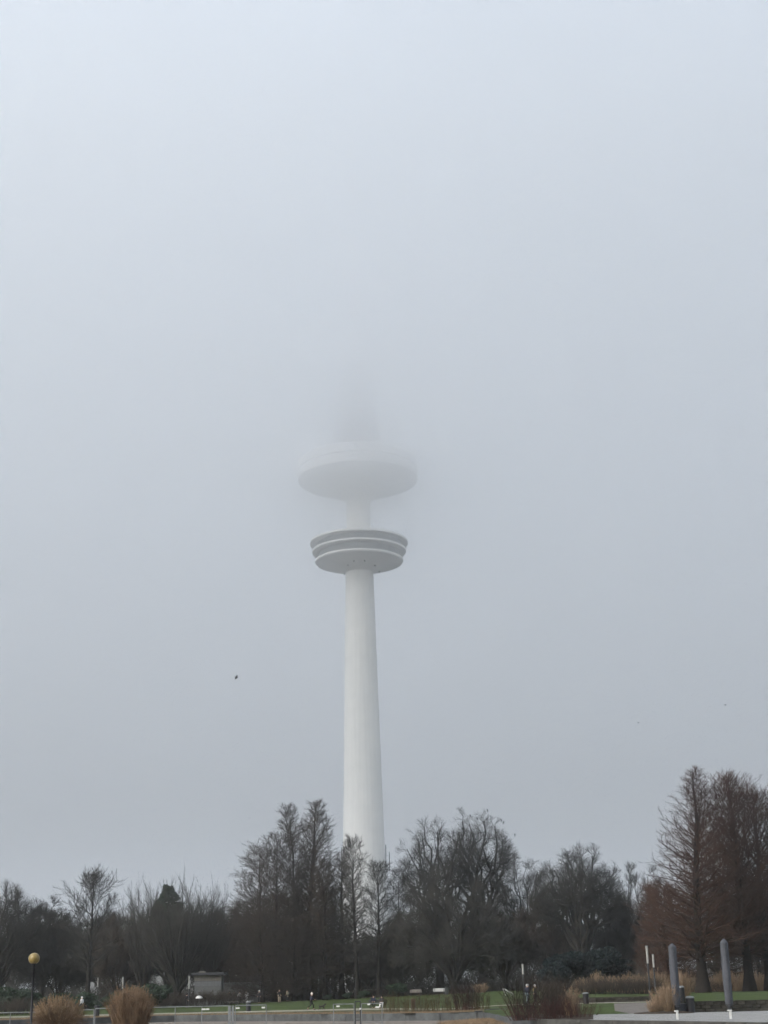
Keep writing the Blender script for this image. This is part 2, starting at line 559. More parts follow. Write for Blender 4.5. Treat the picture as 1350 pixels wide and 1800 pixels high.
def block_wall(name, label, pxa, pxb, D, z0, h, rows=3, bl=.55):
    """dry stone wall: every block a part"""
    xa, xb = ux(pxa) * D, ux(pxb) * D
    root = empty(name, ((xa + xb) / 2, D, z0), 0, label, 'wall')
    meshes = []
    rh = h / rows
    for k in range(5):
        me = MB().box((0, 0, 0), (bl * (.8 + .1 * k), .42, rh * .95), bev=.03).mesh('stone')
        me.materials.append(M_stone)
        meshes.append((me, bl * (.8 + .1 * k)))
    L = (xb - xa) / 2
    for r in range(rows):
        x = -L + random.uniform(-.2, .1)
        while x < L:
            me, w = random.choice(meshes)
            link('stone', me, None, root, (x + w / 2, random.uniform(-.035, .035), rh * (r + .5))).rotation_euler = (0, random.uniform(-.015, .015), random.uniform(-.02, .02))
            x += w + .025
    n = int((xb - xa) / 1.1)
    for k in range(n):
        MB().box((0, 0, 0), ((xb - xa) / n - .03, .5, .07), bev=.015).build('coping_stone', M_stone, root, (-L + (k + .5) * (xb - xa) / n, random.uniform(-.02, .02), h + .03))
    return root
block_wall('stone_wall', 'dark dry stone wall behind the two wrapped columns', 1186, 1420, 98.9, -.02, .62, 3, .55)
block_wall('stone_wall', 'low dark stone wall at the front of the lawn beyond the gravel path', 1012, 1166, 143.9, .24, .46, 2, .6)
# return face of the terrace beside the grasses
a, b = P(1184, 99.3), P(1184, 143)
MB().box(((a.x + b.x) / 2, (a.y + b.y) / 2, .3), ((b - a).length, .25, .95), math.atan2(b.y - a.y, b.x - a.x)).build('terrace_wall', M_stone)
tag(bpy.data.objects['terrace_wall'], 'side wall of the raised lawn terrace behind the dry grasses', 'wall')

# ------------------------------------------------------------------ the tower
T0 = at(639.5, 1480, 425)
tower = empty('television_tower', (T0.x, T0.y, .7), 0, 'slender white television tower vanishing into low cloud', 'tower')
def tz(z): return z - .7
def lathe_part(name, prof, m, parent=tower, seg=72):
    return MB().lathe([(r, tz(z)) for r, z in prof], seg).build(name, m, parent, smooth_=False)
def smooth_by_angle(o, ang=35):
    me = o.data
    me.polygons.foreach_set('use_smooth', np.ones(len(me.polygons), bool))
    try:
        me.set_sharp_from_angle(angle=math.radians(ang))
    except Exception:
        pass
    return o
shaft = smooth_by_angle(lathe_part('shaft', [(8.6, .7), (7.4, 8), (6.7, 20), (5.9, 39), (5.46, 59), (5.03, 79), (4.6, 99), (4.12, 120.9)], M_white))
for zz in range(12, 118, 8):            # faint lift joints of the slipformed concrete
    r = float(np.interp(zz, [.7, 8, 20, 39, 79, 119], [8.6, 7.4, 6.7, 5.9, 5.03, 4.15]))
    smooth_by_angle(MB().lathe([(r + .012, tz(zz)), (r + .02, tz(zz) + .03), (r + .012, tz(zz) + .06)], 72, caps=False).build('casting_joint', M_white, shaft))
und = smooth_by_angle(lathe_part('pod_underside', [(4.16, 120.6), (4.7, 121.1), (8.2, 122.5), (12.9, 123.75), (12.95, 123.9)], M_soffit))
for k, a in enumerate((-2.1, -1.35, -.75, -1.75, .4, 2.2)):
    rr = 6.4 + 1.6 * (k % 2)
    zz = 121.1 + (rr - 4.7) * .33
    MB().lathe([(.19, -.2), (.19, .15)], 10).build('floodlight', M_darksteel, und, (rr * math.cos(a), rr * math.sin(a), tz(zz)))
smooth_by_angle(lathe_part('deck_rim', [(11.6, 123.95), (13.0, 123.92), (13.15, 124.05), (13.15, 124.5), (11.6, 124.55)], M_white))
smooth_by_angle(lathe_part('window_band', [(10.6, 124.5), (11.9, 126.85)], M_glassband))
smooth_by_angle(lathe_part('deck_rim', [(11.4, 126.87), (13.95, 126.85), (14.1, 127.0), (14.1, 127.5), (11.6, 127.6)], M_white))
smooth_by_angle(lathe_part('window_band', [(11.2, 127.55), (12.7, 129.55)], M_glassband))
smooth_by_angle(lathe_part('deck_rim', [(12.5, 129.55), (14.6, 129.52), (14.75, 129.65), (14.75, 130.2), (14.5, 130.35), (4, 131.4)], M_white))
for k in range(40):                     # parapet posts on the pod roof
    a = 2 * math.pi * k / 40
    if k % 4 == 0:
        MB().tube([(14.2 * math.cos(a), 14.2 * math.sin(a), tz(130.2)), (14.2 * math.cos(a), 14.2 * math.sin(a), tz(131.4))], .05, 5).build('parapet_post', M_steel, tower)
smooth_by_angle(lathe_part('neck', [(3.9, 131), (3.65, 133), (3.6, 142.6), (4.0, 143.3), (4.9, 144.2)], M_white))
smooth_by_angle(lathe_part('upper_disc_underside', [(4.9, 144.1), (6, 144.7), (10, 146.7), (14.5, 148.4), (17.2, 149.2), (17.9, 149.7)], M_white))
smooth_by_angle(lathe_part('upper_disc_rim', [(17.5, 149.7), (18.1, 149.75), (18.25, 150.0), (18.25, 152.2), (17.75, 152.35), (17.75, 152.85), (18.25, 153.0), (18.25, 155.4), (17.9, 155.8), (6, 156.6)], M_white))
M_mastgrey = mat('grey_mast_steel', (.2, .175, .175), .7, col2=(.15, .13, .13), scale=.5)
smooth_by_angle(lathe_part('antenna_core', [(4.6, 156.4), (4.4, 160), (3.9, 178), (3.2, 188)], M_mastgrey))
for z, r in ((160, 7.6), (164.5, 7.4), (169, 7.0), (173.5, 6.6), (178, 6.2), (183, 5.6)):
    smooth_by_angle(lathe_part('antenna_deck', [(2.4, z), (r, z + .05), (r, z + .45), (2.4, z + .5)], M_mastgrey))
    for k in range(8):
        a = 2 * math.pi * (k + .3) / 8
        MB().lathe([(.5, 0), (.55, 1.1), (.15, 1.4)], 8).build('dish_antenna', M_red if k % 3 == 0 else M_mastgrey, tower, (r * .8 * math.cos(a), r * .8 * math.sin(a), tz(z + .5)))
for i, (z0, z1, r0, r1) in enumerate(((187.5, 203, 1.5, 1.4), (203, 220, 1.35, 1.25), (220, 238, 1.1, 1.0), (238, 256, .8, .7), (256, 279.2, .5, .35))):
    lathe_part('mast_section', [(r0, z0), (r1, z1)], M_red if i % 2 else M_white, seg=20)
def face_side(side, z, off):            # equipment antennas clamped to the lower shaft
    r = float(np.interp(z, [20, 39, 79], [6.7, 5.9, 5.03]))
    return Vector((side * (r + off), -.6, tz(z)))
for side, z, h, off in ((-1, 37.5, 6.0, .25), (-1, 35.5, 4.2, .8), (1, 38, 6.2, .2), (1, 36.5, 5.2, 1.1), (1, 31, 2.6, 1.2), (-1, 30, 3.0, .7)):
    q = face_side(side, z, off)
    an = MB().box(q, (.22, .16, h), bev=.03).build('panel_antenna', M_steel, tower)
    MB().box(q + Vector((-side * (off + .1) / 2, 0, h * .3)), (off + .3, .06, .06)).build('bracket', M_darksteel, an)
    MB().box(q + Vector((-side * (off + .1) / 2, 0, -h * .3)), (off + .3, .06, .06)).build('bracket', M_darksteel, an)
for z, a in ((57, -1.75), (57, -1.35), (83, -1.7), (101, -1.9)):
    r = float(np.interp(z, [39, 79, 119], [5.9, 5.03, 4.15]))
    MB().box((0, 0, 0), (.35, .2, .5), bev=.02)  .build('vent', M_soffit, shaft, (r * math.cos(a), r * math.sin(a), tz(z)))

# ------------------------------------------------------------------ trees
def norm(v):
    return v / np.maximum(1e-9, np.linalg.norm(v, axis=-1, keepdims=True))

def polylines(S, Dr, L, nseg, up=0.0, wig=.1, R=None):
    """grow N curved branches; returns (N, nseg+1, 3)"""
    N = len(S)
    pts = np.zeros((N, nseg + 1, 3))
    pts[:, 0] = S
    d = Dr.copy()
    for k in range(nseg):
        upv = np.zeros((N, 3))
        upv[:, 2] = up if np.isscalar(up) else up
        d = norm(d + upv / nseg + rng.normal(0, wig, (N, 3)))
        pts[:, k + 1] = pts[:, k] + d * (L / nseg)[:, None]
    return pts

def tube_arrays(pts, rad, sides):
    """pts (N,K,3), rad (N,K) -> verts, quads (last ring pinched to a point is fine)"""
    N, K, _ = pts.shape
    t = np.zeros_like(pts)
    t[:, 1:-1] = pts[:, 2:] - pts[:, :-2]
    t[:, 0] = pts[:, 1] - pts[:, 0]
    t[:, -1] = pts[:, -1] - pts[:, -2]
    t = norm(t)
    ref = np.where(np.abs(t[..., 2:3]) < .8, np.array([0, 0, 1.0]), np.array([1.0, 0, 0]))
    a = norm(np.cross(t, ref))
    b = np.cross(t, a)
    ang = np.arange(sides) * 2 * np.pi / sides
    V = pts[:, :, None, :] + rad[:, :, None, None] * (np.cos(ang)[None, None, :, None] * a[:, :, None, :] + np.sin(ang)[None, None, :, None] * b[:, :, None, :])
    base = np.arange(N)[:, None, None] * K * sides + np.arange(K - 1)[None, :, None] * sides
    k = np.arange(sides)[None, None, :]
    k2 = (k + 1) % sides
    Q = np.stack([base + k, base + sides + k, base + sides + k2, base + k2], -1).reshape(-1, 4)
    return V.reshape(-1, 3), Q

def spikes(S, E, r):
    """thin three-sided tapering twigs"""
    N = len(S)
    t = norm(E - S)
    ref = np.where(np.abs(t[:, 2:3]) < .8, np.array([0, 0, 1.0]), np.array([1.0, 0, 0]))
    a = norm(np.cross(t, ref))
    b = np.cross(t, a)
    V = np.zeros((N, 4, 3))
    for k in range(3):
        an = k * 2 * np.pi / 3
        V[:, k] = S + r[:, None] * (a * math.cos(an) + b * math.sin(an))
    V[:, 3] = E
    i = np.arange(N)[:, None] * 4
    Tq = np.concatenate([i + np.array([[0, 3, 1]]), i + np.array([[1, 3, 2]]), i + np.array([[2, 3, 0]])])
    return V.reshape(-1, 3), Tq

def sample(pts, rad, n, t0, t1, rnd=True):
    """n points on each polyline -> pos, tangent, radius, t, parent index"""
    N, K, _ = pts.shape
    t = t0 + (t1 - t0) * ((np.arange(n)[None, :] + (rng.random((N, n)) if rnd else .5)) / n)
    x = t * (K - 1)
    i = np.minimum(K - 2, x.astype(int))
    f = (x - i)[..., None]
    ii = np.arange(N)[:, None]
    p = pts[ii, i] * (1 - f) + pts[ii, i + 1] * f
    tg = norm(pts[ii, i + 1] - pts[ii, i])
    r = rad[ii, i] * (1 - f[..., 0]) + rad[ii, i + 1] * f[..., 0]
    par = np.repeat(np.arange(N), n)
    return p.reshape(-1, 3), tg.reshape(-1, 3), r.ravel(), t.ravel(), par

def deflect(tg, ang, flat=0.0):
    """turn tangents away by angle ang about a random axis"""
    N = len(tg)
    ref = rng.normal(0, 1, (N, 3))
    if flat:
        ref[:, 2] *= (1 - flat)
    s = norm(ref - (ref * tg).sum(1, keepdims=True) * tg)
    return norm(tg * np.cos(ang)[:, None] + s * np.sin(ang)[:, None])

class Builder:
    def __init__(self):
        self.V, self.Q, self.T, self.n = [], [], [], 0
    def quads(self, V, Q):
        self.V.append(V); self.Q.append(Q + self.n); self.n += len(V)
    def tris(self, V, T):
        self.V.append(V); self.T.append(T + self.n); self.n += len(V)
    def verts(self):
        return np.concatenate(self.V)
    def mesh(self, name, fn=None):
        V = self.verts()
        if fn: V = fn(V)
        return np_mesh(name, V, [np.concatenate(self.Q) if self.Q else [], np.concatenate(self.T) if self.T else []])

def taper(r0, r1, K, power=1.0):
    s = (np.linspace(0, 1, K) ** power)[None, :]
    return r0[:, None] * (1 - s) + r1[:, None] * s

def lev(B, pts, rad, sides):
    V, Q = tube_arrays(pts, rad, sides)
    B.quads(V, Q)

def conifer_tree(H, W, r0, nprim=80, nsec=9, ntw=11, clear=.12, shape=1.0, twig_r=.012, asc=(10, 55), lean=0, round_top=.25, tw_len=.9, forks=0, droop=0.0):
    """bare swamp-cypress habit: straight leader, many rising side branches, fine twigs.
    returns trunk mesh, crown mesh (base at origin)"""
    H = H * .972
    K = 13
    z = np.linspace(0, 1, K)
    tp = np.zeros((1, K, 3))
    tp[0, :, 2] = z * H
    tp[0, :, 0] = np.cumsum(rng.normal(0, .006, K)) * H * z + lean * z
    tp[0, :, 1] = np.cumsum(rng.normal(0, .006, K)) * H * z
    tr = (r0 * ((1 - z) ** .85 * .93 + .03) + r0 * .55 * np.exp(-z * 38))[None]
    TB = Builder()
    lev(TB, tp, tr, 10)
    C = Builder()
    t = clear + (1 - clear) * (np.arange(nprim) + rng.random(nprim) * .8) / nprim
    t = np.minimum(t, .99) 
    def env(t):
        s = (t - clear * .6) / (1 - clear * .6)
        return np.clip((1 - s) ** shape + round_top * np.sqrt(np.clip(1 - s, 0, 1)) * s, .02, 1) * np.clip((t - clear * .5) / (clear * .8 + .01), .25, 1)
    x = t * (K - 1)
    i = np.minimum(K - 2, x.astype(int))
    f = (x - i)[:, None]
    S = tp[0, i] * (1 - f) + tp[0, i + 1] * f
    az = np.arange(nprim) * 2.399 + rng.normal(0, .4, nprim)
    el = np.radians(asc[0] + (asc[1] - asc[0]) * t + rng.normal(0, 5, nprim))
    L = W / 2 * env(t) * rng.uniform(.8, 1.03, nprim) / np.maximum(.5, np.cos(el)) * .93
    L = np.minimum(L, (H * 1.02 - S[:, 2]) / np.maximum(.2, np.sin(el)) + .3)
    Dr = np.stack([np.cos(az) * np.cos(el), np.sin(az) * np.cos(el), np.sin(el)], 1)
    pr = polylines(S, Dr, L, 6, up=.35, wig=.09)
    rb = np.interp(t, z, tr[0]) * .38 * np.clip(L / (W / 2), .35, 1)
    rr = taper(rb, np.full(nprim, .012), 7)
    lev(C, pr, rr, 4)
    p, tg, r, tt, par = sample(pr, rr, nsec, .15, 1.0)
    keep = rng.random(len(p)) < np.clip((L[par] / (W * .5)) ** .8 * 1.35, .2, 1)
    p, tg, r, tt, par = p[keep], tg[keep], r[keep], tt[keep], par[keep]
    d = deflect(tg, np.radians(rng.uniform(28, 60, len(p))), .3)
    d[:, 2] -= droop
    d = norm(d)
    Ls = L[par] * .42 * (1.15 - .6 * tt) * rng.uniform(.6, 1.2, len(p)) + .25
    sp = polylines(p, d, Ls, 3, up=.3 - droop, wig=.14)
    sr = taper(np.maximum(.014, r * .5), np.full(len(p), .008), 4)
    lev(C, sp, sr, 3)
    p, tg, r, tt, par = sample(sp, sr, ntw, .1, 1.0)
    keep = rng.random(len(p)) < np.clip(Ls[par] / (W * .13), .32, 1)
    p, tg, r, tt, par = p[keep], tg[keep], r[keep], tt[keep], par[keep]
    d = deflect(tg, np.radians(rng.uniform(15, 60, len(p))))
    d[:, 2] += .2 - droop
    d = norm(d)
    Lt = tw_len * rng.uniform(.45, 1.2, len(p)) * (1 - .3 * tt)
    V, Tt = spikes(p, p + d * Lt[:, None], np.full(len(p), twig_r))
    C.tris(V, Tt)
    def fit(V):
        V = V.copy()
        k = (W / 2) / np.percentile(np.hypot(V[:, 0], V[:, 1]), 98.5)
        V[:, :2] *= max(1.0, k)
        return V
    return TB.mesh('trunk'), C.mesh('crown', fit)

def broad_tree(H, W, r0, fork=.22, nlimb=12, counts=(8, 6, 5, 6), lens=(.40, .27, .16), gnarl=.16, twig_r=.012, tw_len=1.1,
               dome=.5, low=.15, cosmin=-.3, out=.38, t1=.3, thick=1.0):
    """round-headed bare tree: limbs reach out to points spread over an egg-shaped crown, then branch towards its skin"""
    TB, C = Builder(), Builder()
    K = 6
    hf = H * fork
    z = np.linspace(0, 1, K)
    tp = np.zeros((1, K, 3))
    tp[0, :, 2] = z * hf
    tp[0, :, 0] = np.cumsum(rng.normal(0, .012, K)) * hf
    tp[0, :, 1] = np.cumsum(rng.normal(0, .012, K)) * hf
    lev(TB, tp, (r0 * (1 - .2 * z) + r0 * .5 * np.exp(-z * 9))[None], 10)
    zc = H * dome
    ax = np.array([W / 2, W / 2, 1.0])
    def axes(d):
        return np.stack([np.full(len(d), W / 2), np.full(len(d), W / 2), np.where(d[:, 2] > 0, H - zc, zc - low * H)], 1)
    k = np.arange(nlimb)
    ct = 1 - (1 - cosmin) * (k + .5) / nlimb
    az = k * 2.399 + rng.normal(0, .25, nlimb)
    st = np.sqrt(1 - ct ** 2)
    dirs = np.stack([st * np.cos(az), st * np.sin(az), ct], 1)
    ctr = np.array([0, 0, zc])
    Tg = ctr + dirs * axes(dirs) * rng.uniform(.62, .78, nlimb)[:, None]
    S = tp[0, -1] - np.array([0, 0, 1.0]) * (rng.random(nlimb) ** 2 * .35 * hf)[:, None]
    n = 9
    t = np.linspace(0, 1, n)[None, :, None]
    ln = np.linalg.norm(Tg - S, axis=1)
    rise = np.array([0, 0, 1.0]) * (ln * .16 * (1 - ct * .8))[:, None]
    pts = S[:, None] + (Tg - S)[:, None] * t + rise[:, None] * np.sin(np.pi * t)
    for f in (1.5, 3.2, 5.5):
        ph = rng.uniform(0, 6.28, (nlimb, 1, 3))
        pts += np.sin(t * 6.28 * f * .5 + ph) * np.sin(np.pi * np.minimum(t, .92)) ** .8 * (ln * gnarl * .2 / f ** .6)[:, None, None]
    rb = r0 * rng.uniform(.3, .52, nlimb) * thick
    rad = taper(rb, rb * .2 + .02, n, .8)
    lev(C, pts, rad, 5)
    cs = ctr - np.array([0, 0, .12 * H])
    for q, (cnt, lf) in enumerate(zip(counts[:3], lens)):
        p, tg, r, tt, par = sample(pts, rad, cnt, (t1, .15, .1)[q], 1.0)
        d = deflect(tg, np.radians(rng.uniform(22, 60, len(p))))
        d = norm(d + out * norm(p - cs) + np.array([0, 0, .08]))
        Lc = W / 2 * lf * (1.1 - .5 * tt) * rng.uniform(.55, 1.2, len(p))
        ns = (5, 3, 1)[q]
        pts = polylines(p, d, Lc, ns, up=.06, wig=gnarl * (1.0, .9, .6)[q])
        rs_ = np.maximum(.012, np.minimum(r * .7, (Lc * .02 + .012) * thick))
        rad = taper(rs_, np.maximum(.009, rs_ * .35), ns + 1)
        if q < 2:
            lev(C, pts, rad, 4 if q == 0 else 3)
        else:
            C.tris(*spikes(pts[:, 0], pts[:, 1], np.maximum(rad[:, 0] * .8, twig_r * 1.2)))
    p, tg, r, tt, par = sample(pts, rad, counts[3], .1, 1.0)
    d = norm(deflect(tg, np.radians(rng.uniform(12, 52, len(p)))) + np.array([0, 0, .08]))
    V, Tt = spikes(p, p + d * (tw_len * rng.uniform(.4, 1.3, len(p)))[:, None], np.full(len(p), twig_r))
    C.tris(V, Tt)
    V0 = C.verts() - ctr
    ext = np.percentile(np.sqrt((V0[:, 0] ** 2 + V0[:, 1] ** 2) / (W / 2) ** 2 + (V0[:, 2] / np.where(V0[:, 2] > 0, H - zc, zc - low * H)) ** 2), 98.5)
    def fit(V):
        e = V - ctr
        e = e * np.where(V[:, 2] > zc - .15 * H, 1 / min(1.0, ext), 1.0)[:, None] if ext < 1 else e
        ry = np.where(e[:, 2] > 0, H - zc, zc - low * H)
        th = np.arctan2(V[:, 1], V[:, 0])
        lump = 1 + .07 * np.sin(th * 3 + 1.3) + .06 * np.sin(e[:, 2] * 1.1 + th * 5)
        rho = np.sqrt((e[:, 0] ** 2 + e[:, 1] ** 2) / (W / 2) ** 2 + (e[:, 2] / ry) ** 2) / lump
        s_ = np.where(rho > .95, (.95 + (rho - .95) * .2) / np.maximum(rho, 1e-6), 1.0)
        near = np.hypot(V[:, 0], V[:, 1]) < r0 * 2.5
        s_ = np.where(near & (V[:, 2] < zc), 1.0, s_)
        return ctr + e * s_[:, None]
    return TB.mesh('trunk'), C.mesh('crown', fit)

def brush_tree(H, W, r0, nstem=26, nbr=16, ntw=16, twig_r=.011, fan=32, tw_len=.9):
    """vase-shaped tree of many straight upswept stems"""
    TB, C = Builder(), Builder()
    hf = H * .12
    tp = np.zeros((1, 4, 3))
    tp[0, :, 2] = np.linspace(0, hf, 4)
    lev(TB, tp, np.array([[r0 * 1.3, r0, r0 * .95, r0 * .9]]), 9)
    az = np.arange(nstem) * 2.399
    inc = np.radians(fan) * np.sqrt((np.arange(nstem) + .5) / nstem) * rng.uniform(.85, 1.15, nstem)
    Dr = np.stack([np.sin(inc) * np.cos(az), np.sin(inc) * np.sin(az), np.cos(inc)], 1)
    S = np.repeat(tp[:, -1], nstem, 0) - np.array([0, 0, 1.0]) * rng.uniform(0, .6, nstem)[:, None]
    L = (H - hf) * rng.uniform(.8, 1.05, nstem) * (1 - .12 * (inc / np.radians(fan)) ** 2)
    pts = polylines(S, Dr, L, 7, up=.12, wig=.05)
    rb = np.full(nstem, r0 * .34)
    rad = taper(rb, np.full(nstem, .02), 8)
    lev(C, pts, rad, 4)
    p, tg, r, tt, par = sample(pts, rad, nbr, .22, .98)
    d = deflect(tg, np.radians(rng.uniform(14, 42, len(p))))
    Lc = L[par] * .3 * (1.2 - .6 * tt) * rng.uniform(.6, 1.2, len(p))
    p2 = polylines(p, d, Lc, 3, up=.2, wig=.08)
    r2 = taper(np.maximum(.014, r * .4), np.full(len(p), .009), 4)
    lev(C, p2, r2, 3)
    p, tg, r, tt, par = sample(p2, r2, ntw, .1, 1.0)
    d = norm(deflect(tg, np.radians(rng.uniform(10, 45, len(p)))) + np.array([0, 0, .15]))
    V, Tt = spikes(p, p + d * (tw_len * rng.uniform(.5, 1.3, len(p)))[:, None], np.full(len(p), twig_r))
    C.tris(V, Tt)
    V = C.verts()
    sx = (W / 2) / np.percentile(np.hypot(V[:, 0], V[:, 1]), 98)
    sz = H / np.percentile(V[:, 2], 99.7)
    def fit(V):
        V = V.copy()
        k = 1 + (sx - 1) * np.clip(V[:, 2] / (H * .3), 0, 1)
        V[:, 0] *= k
        V[:, 1] *= k
        V[:, 2] *= np.where(V[:, 2] > hf, sz, 1)
        return V
    return TB.mesh('trunk'), C.mesh('crown', fit)

def leafy(H, W, n=5000, leaf=.22, lobes=9, flat_=1.0, base=.05, seed=1, cone=False):
    """evergreen foliage: leaf-sized faces through several uneven lobes; returns trunk and crown meshes"""
    rs = np.random.default_rng(seed)
    cs = np.stack([rs.uniform(-.32, .32, lobes) * W, rs.uniform(-.3, .3, lobes) * W, H * (base + .25 + .5 * rs.random(lobes))], 1)
    cs[0] = (0, 0, H * .72)
    rad = rs.uniform(.16, .26, lobes) * W
    if cone:
        f = np.linspace(.3, .97, lobes)
        an = np.arange(lobes) * 2.4
        rr = W * .42 * (1 - f) ** .7 * rs.uniform(.5, 1, lobes)
        cs = np.stack([rr * np.cos(an), rr * np.sin(an), f * H], 1)
        rad = W * (.022 + .10 * (1 - f)) * rs.uniform(.5, 1.3, lobes)
    k = rs.integers(0, lobes, n)
    dirv = norm(rs.normal(0, 1, (n, 3)))
    p = cs[k] + dirv * (rad[k] * rs.uniform(.35, 1.0, n) ** .4)[:, None] * np.array([1, 1, H / W * .8 * flat_])
    p[:, 2] = np.clip(p[:, 2], H * base, H * 1.02)
    a = norm(rs.normal(0, 1, (n, 3)))
    b = norm(np.cross(a, norm(rs.normal(0, 1, (n, 3)))))
    s = leaf * rs.uniform(.6, 1.4, n)[:, None]
    V = np.stack([p - a * s, p + b * s * .5, p + a * s, p - b * s * .5], 1).reshape(-1, 3)
    C = Builder()
    C.quads(V, np.arange(n * 4).reshape(-1, 4))
    TB = Builder()
    tp = np.zeros((1, 4, 3))
    tp[0, :, 2] = np.linspace(0, H * .6, 4)
    lev(TB, tp, np.array([[W * .03, W * .025, W * .018, W * .01]]), 7)
    return TB.mesh('trunk'), C.mesh('crown')

def plant_tree(name, label, meshes, px, D, mt, mc, group='bare winter trees', rz=None, cat='tree', scale=1.0, stem='trunk', dz=-.05, crown='crown'):
    tm, cm = meshes
    loc = P(px, D, dz)
    o = empty(name, loc, random.uniform(0, 6.28) if rz is None else rz, label, cat, group)
    o.scale = (scale, scale, scale) if not hasattr(scale, '__len__') else scale
    t = link(stem, tm, mt, o)
    c = link(crown, cm, mc, o)
    c['kind'] = 'stuff'
    return o

def hgt(px, py, D):
    return top_z(px, py, D) - G(px, D)

def wid(npx, D):
    return npx / 2734.0 * D

# --- swamp cypresses in front of the tower
GC = 'tall swamp cypresses left of centre'
def cyp(label, px, pxt, pyt, D, wpx, r0, nprim, nsec, ntw, clear, shape, asc, rt, mt=None, mc=None, group=GC, **k):
    o = plant_tree('cypress_tree', label, conifer_tree(hgt(pxt, pyt, D), wid(wpx, D), r0, nprim, nsec, ntw, clear, shape, asc=asc, round_top=rt, **k), px, D, mt or M_barkred, mc or M_twigwarm, group)
    return o
cyp('tallest cypress in front of the tower, thick dark straight trunk', 540, 540, 1403, 236, 122, .66, 180, 10, 11, .14, .62, (14, 62), .15, twig_r=.014)
cyp('slim cypress with thin trunk just left of the tallest one', 519, 520, 1409, 240, 104, .36, 150, 9, 10, .2, .6, (15, 62), .15, twig_r=.014)
cyp('shorter cypress with flat wide branches at the left end of the cypress group', 482, 486, 1468, 232, 150, .42, 100, 12, 14, .2, .45, (2, 40), .3, twig_r=.014)
cyp('broad cypress crown overhanging the kiosk at the far left of the group', 458, 458, 1490, 244, 130, .4, 95, 12, 14, .2, .38, (2, 38), .3, twig_r=.014)
cyp('dense brown cypress right of the tallest one', 572, 575, 1508, 230, 92, .36, 100, 12, 14, .08, .5, (5, 45), .3, twig_r=.015)
cyp('cypress with dark twin-looking trunk at the left edge of the tower shaft', 601, 601, 1498, 233, 78, .46, 85, 10, 11, .25, .5, (2, 50), .3, twig_r=.014)
cyp('slender cypress standing straight in front of the tower base', 629, 629, 1470, 228, 74, .36, 90, 10, 10, .2, .45, (-2, 60), .3, M_bark, M_twig)
cyp('cypress with forked top at the right edge of the tower base', 666, 665, 1519, 229, 84, .36, 80, 10, 10, .28, .4, (0, 55), .4, M_bark, M_twig)
cyp('thin pale cypress between the tower base and the big rook oak', 704, 705, 1526, 246, 74, .26, 75, 10, 10, .2, .45, (5, 55), .3, M_bark, M_twig)
low_cyp = conifer_tree(14.5, 13, .3, 95, 12, 15, .05, .45, asc=(0, 40), round_top=.4, droop=.12, twig_r=.016)
for px, D_, s, lb in ((430, 246, 1.05, 'low brown cypress at the left foot of the cypress group'), (462, 226, .85, 'low brown cypress in front of the overhanging crown'),
                      (492, 252, 1.15, 'low brown cypress behind the flat-branched one'), (516, 228, .8, 'low brown cypress filling between the cypress trunks'), (548, 252, 1.15, 'low brown cypress behind the dense brown one'),
                      (590, 258, .95, 'low brown cypress behind the twin-looking trunk')):
    plant_tree('cypress_tree', lb, low_cyp, px, D_, M_barkred, M_twigwarm, GC, scale=s)

# --- red-brown cypresses on the right
GR = 'rusty brown cypresses on the right'
cyp('tall rusty cypress with pointed top, nearest on the right lawn', 1236, 1216, 1340, 166, 245, .62, 220, 11, 12, .13, 1.0, (-4, 64), .1, None, M_twigred, GR, twig_r=.010, tw_len=.8)
cyp('rusty cypress with several upright tops right of the tallest rusty one', 1318, 1302, 1366, 172, 205, .58, 200, 12, 12, .16, .75, (4, 68), .25, None, M_twigred, GR, twig_r=.010, tw_len=.8)
cyp('dark rusty cypress cut by the right edge of the picture', 1354, 1350, 1396, 176, 200, .55, 170, 12, 12, .14, .5, (0, 62), .3, None, M_twigred, GR, twig_r=.010, tw_len=.8)
cyp('dense brown cypress behind the two tall rusty ones', 1274, 1272, 1470, 190, 210, .4, 110, 11, 12, .05, .45, (0, 45), .4, None, M_twigwarm, GR, twig_r=.013)
cyp('low dense rusty cypress left behind the tallest rusty one', 1176, 1176, 1560, 184, 120, .3, 95, 12, 15, .05, .45, (0, 45), .4, None, M_twigred, GR, twig_r=.013)
plant_tree('cypress_tree', 'low dense cypress behind the right trunks', low_cyp, 1338, 196, M_barkred, M_twigwarm, GR, scale=.95)

# --- oaks and broad trees right of the tower
GO = 'broad bare trees right of the tower'
def brd(label, px, pxt, pyt, D, wpx, r0, fork, nl, counts, gn, dome, low, name='oak_tree', mc=None, group=GO, **k):
    return plant_tree(name, label, broad_tree(hgt(pxt, pyt, D), wid(wpx, D), r0, fork, nl, counts, gnarl=gn, dome=dome, low=low, **k), px, D, M_bark, mc or M_twig, group)
CN = (7, 6, 5, 5)
oak_birds = brd('big bare oak with gnarled round crown and rooks in its top', 850, 852, 1412, 262, 164, .8, .3, 22, (7, 6, 5, 4), .36, .70, .40, cosmin=-.3, t1=.4, twig_r=.012, thick=1.1)
brd('bare oak leaning left, its crown beside the taller rook oak', 775, 772, 1424, 258, 166, .7, .28, 22, (7, 5, 5, 4), .36, .66, .34, cosmin=-.35, t1=.4, twig_r=.012, thick=1.1)
brd('wide dense dark beech with twigs down to the lawn', 800, 800, 1506, 226, 268, .75, .08, 28, (8, 6, 5, 5), .14, .36, .0, 'beech_tree', cosmin=-.55, twig_r=.018, lens=(.34, .22, .13), tw_len=1.0)
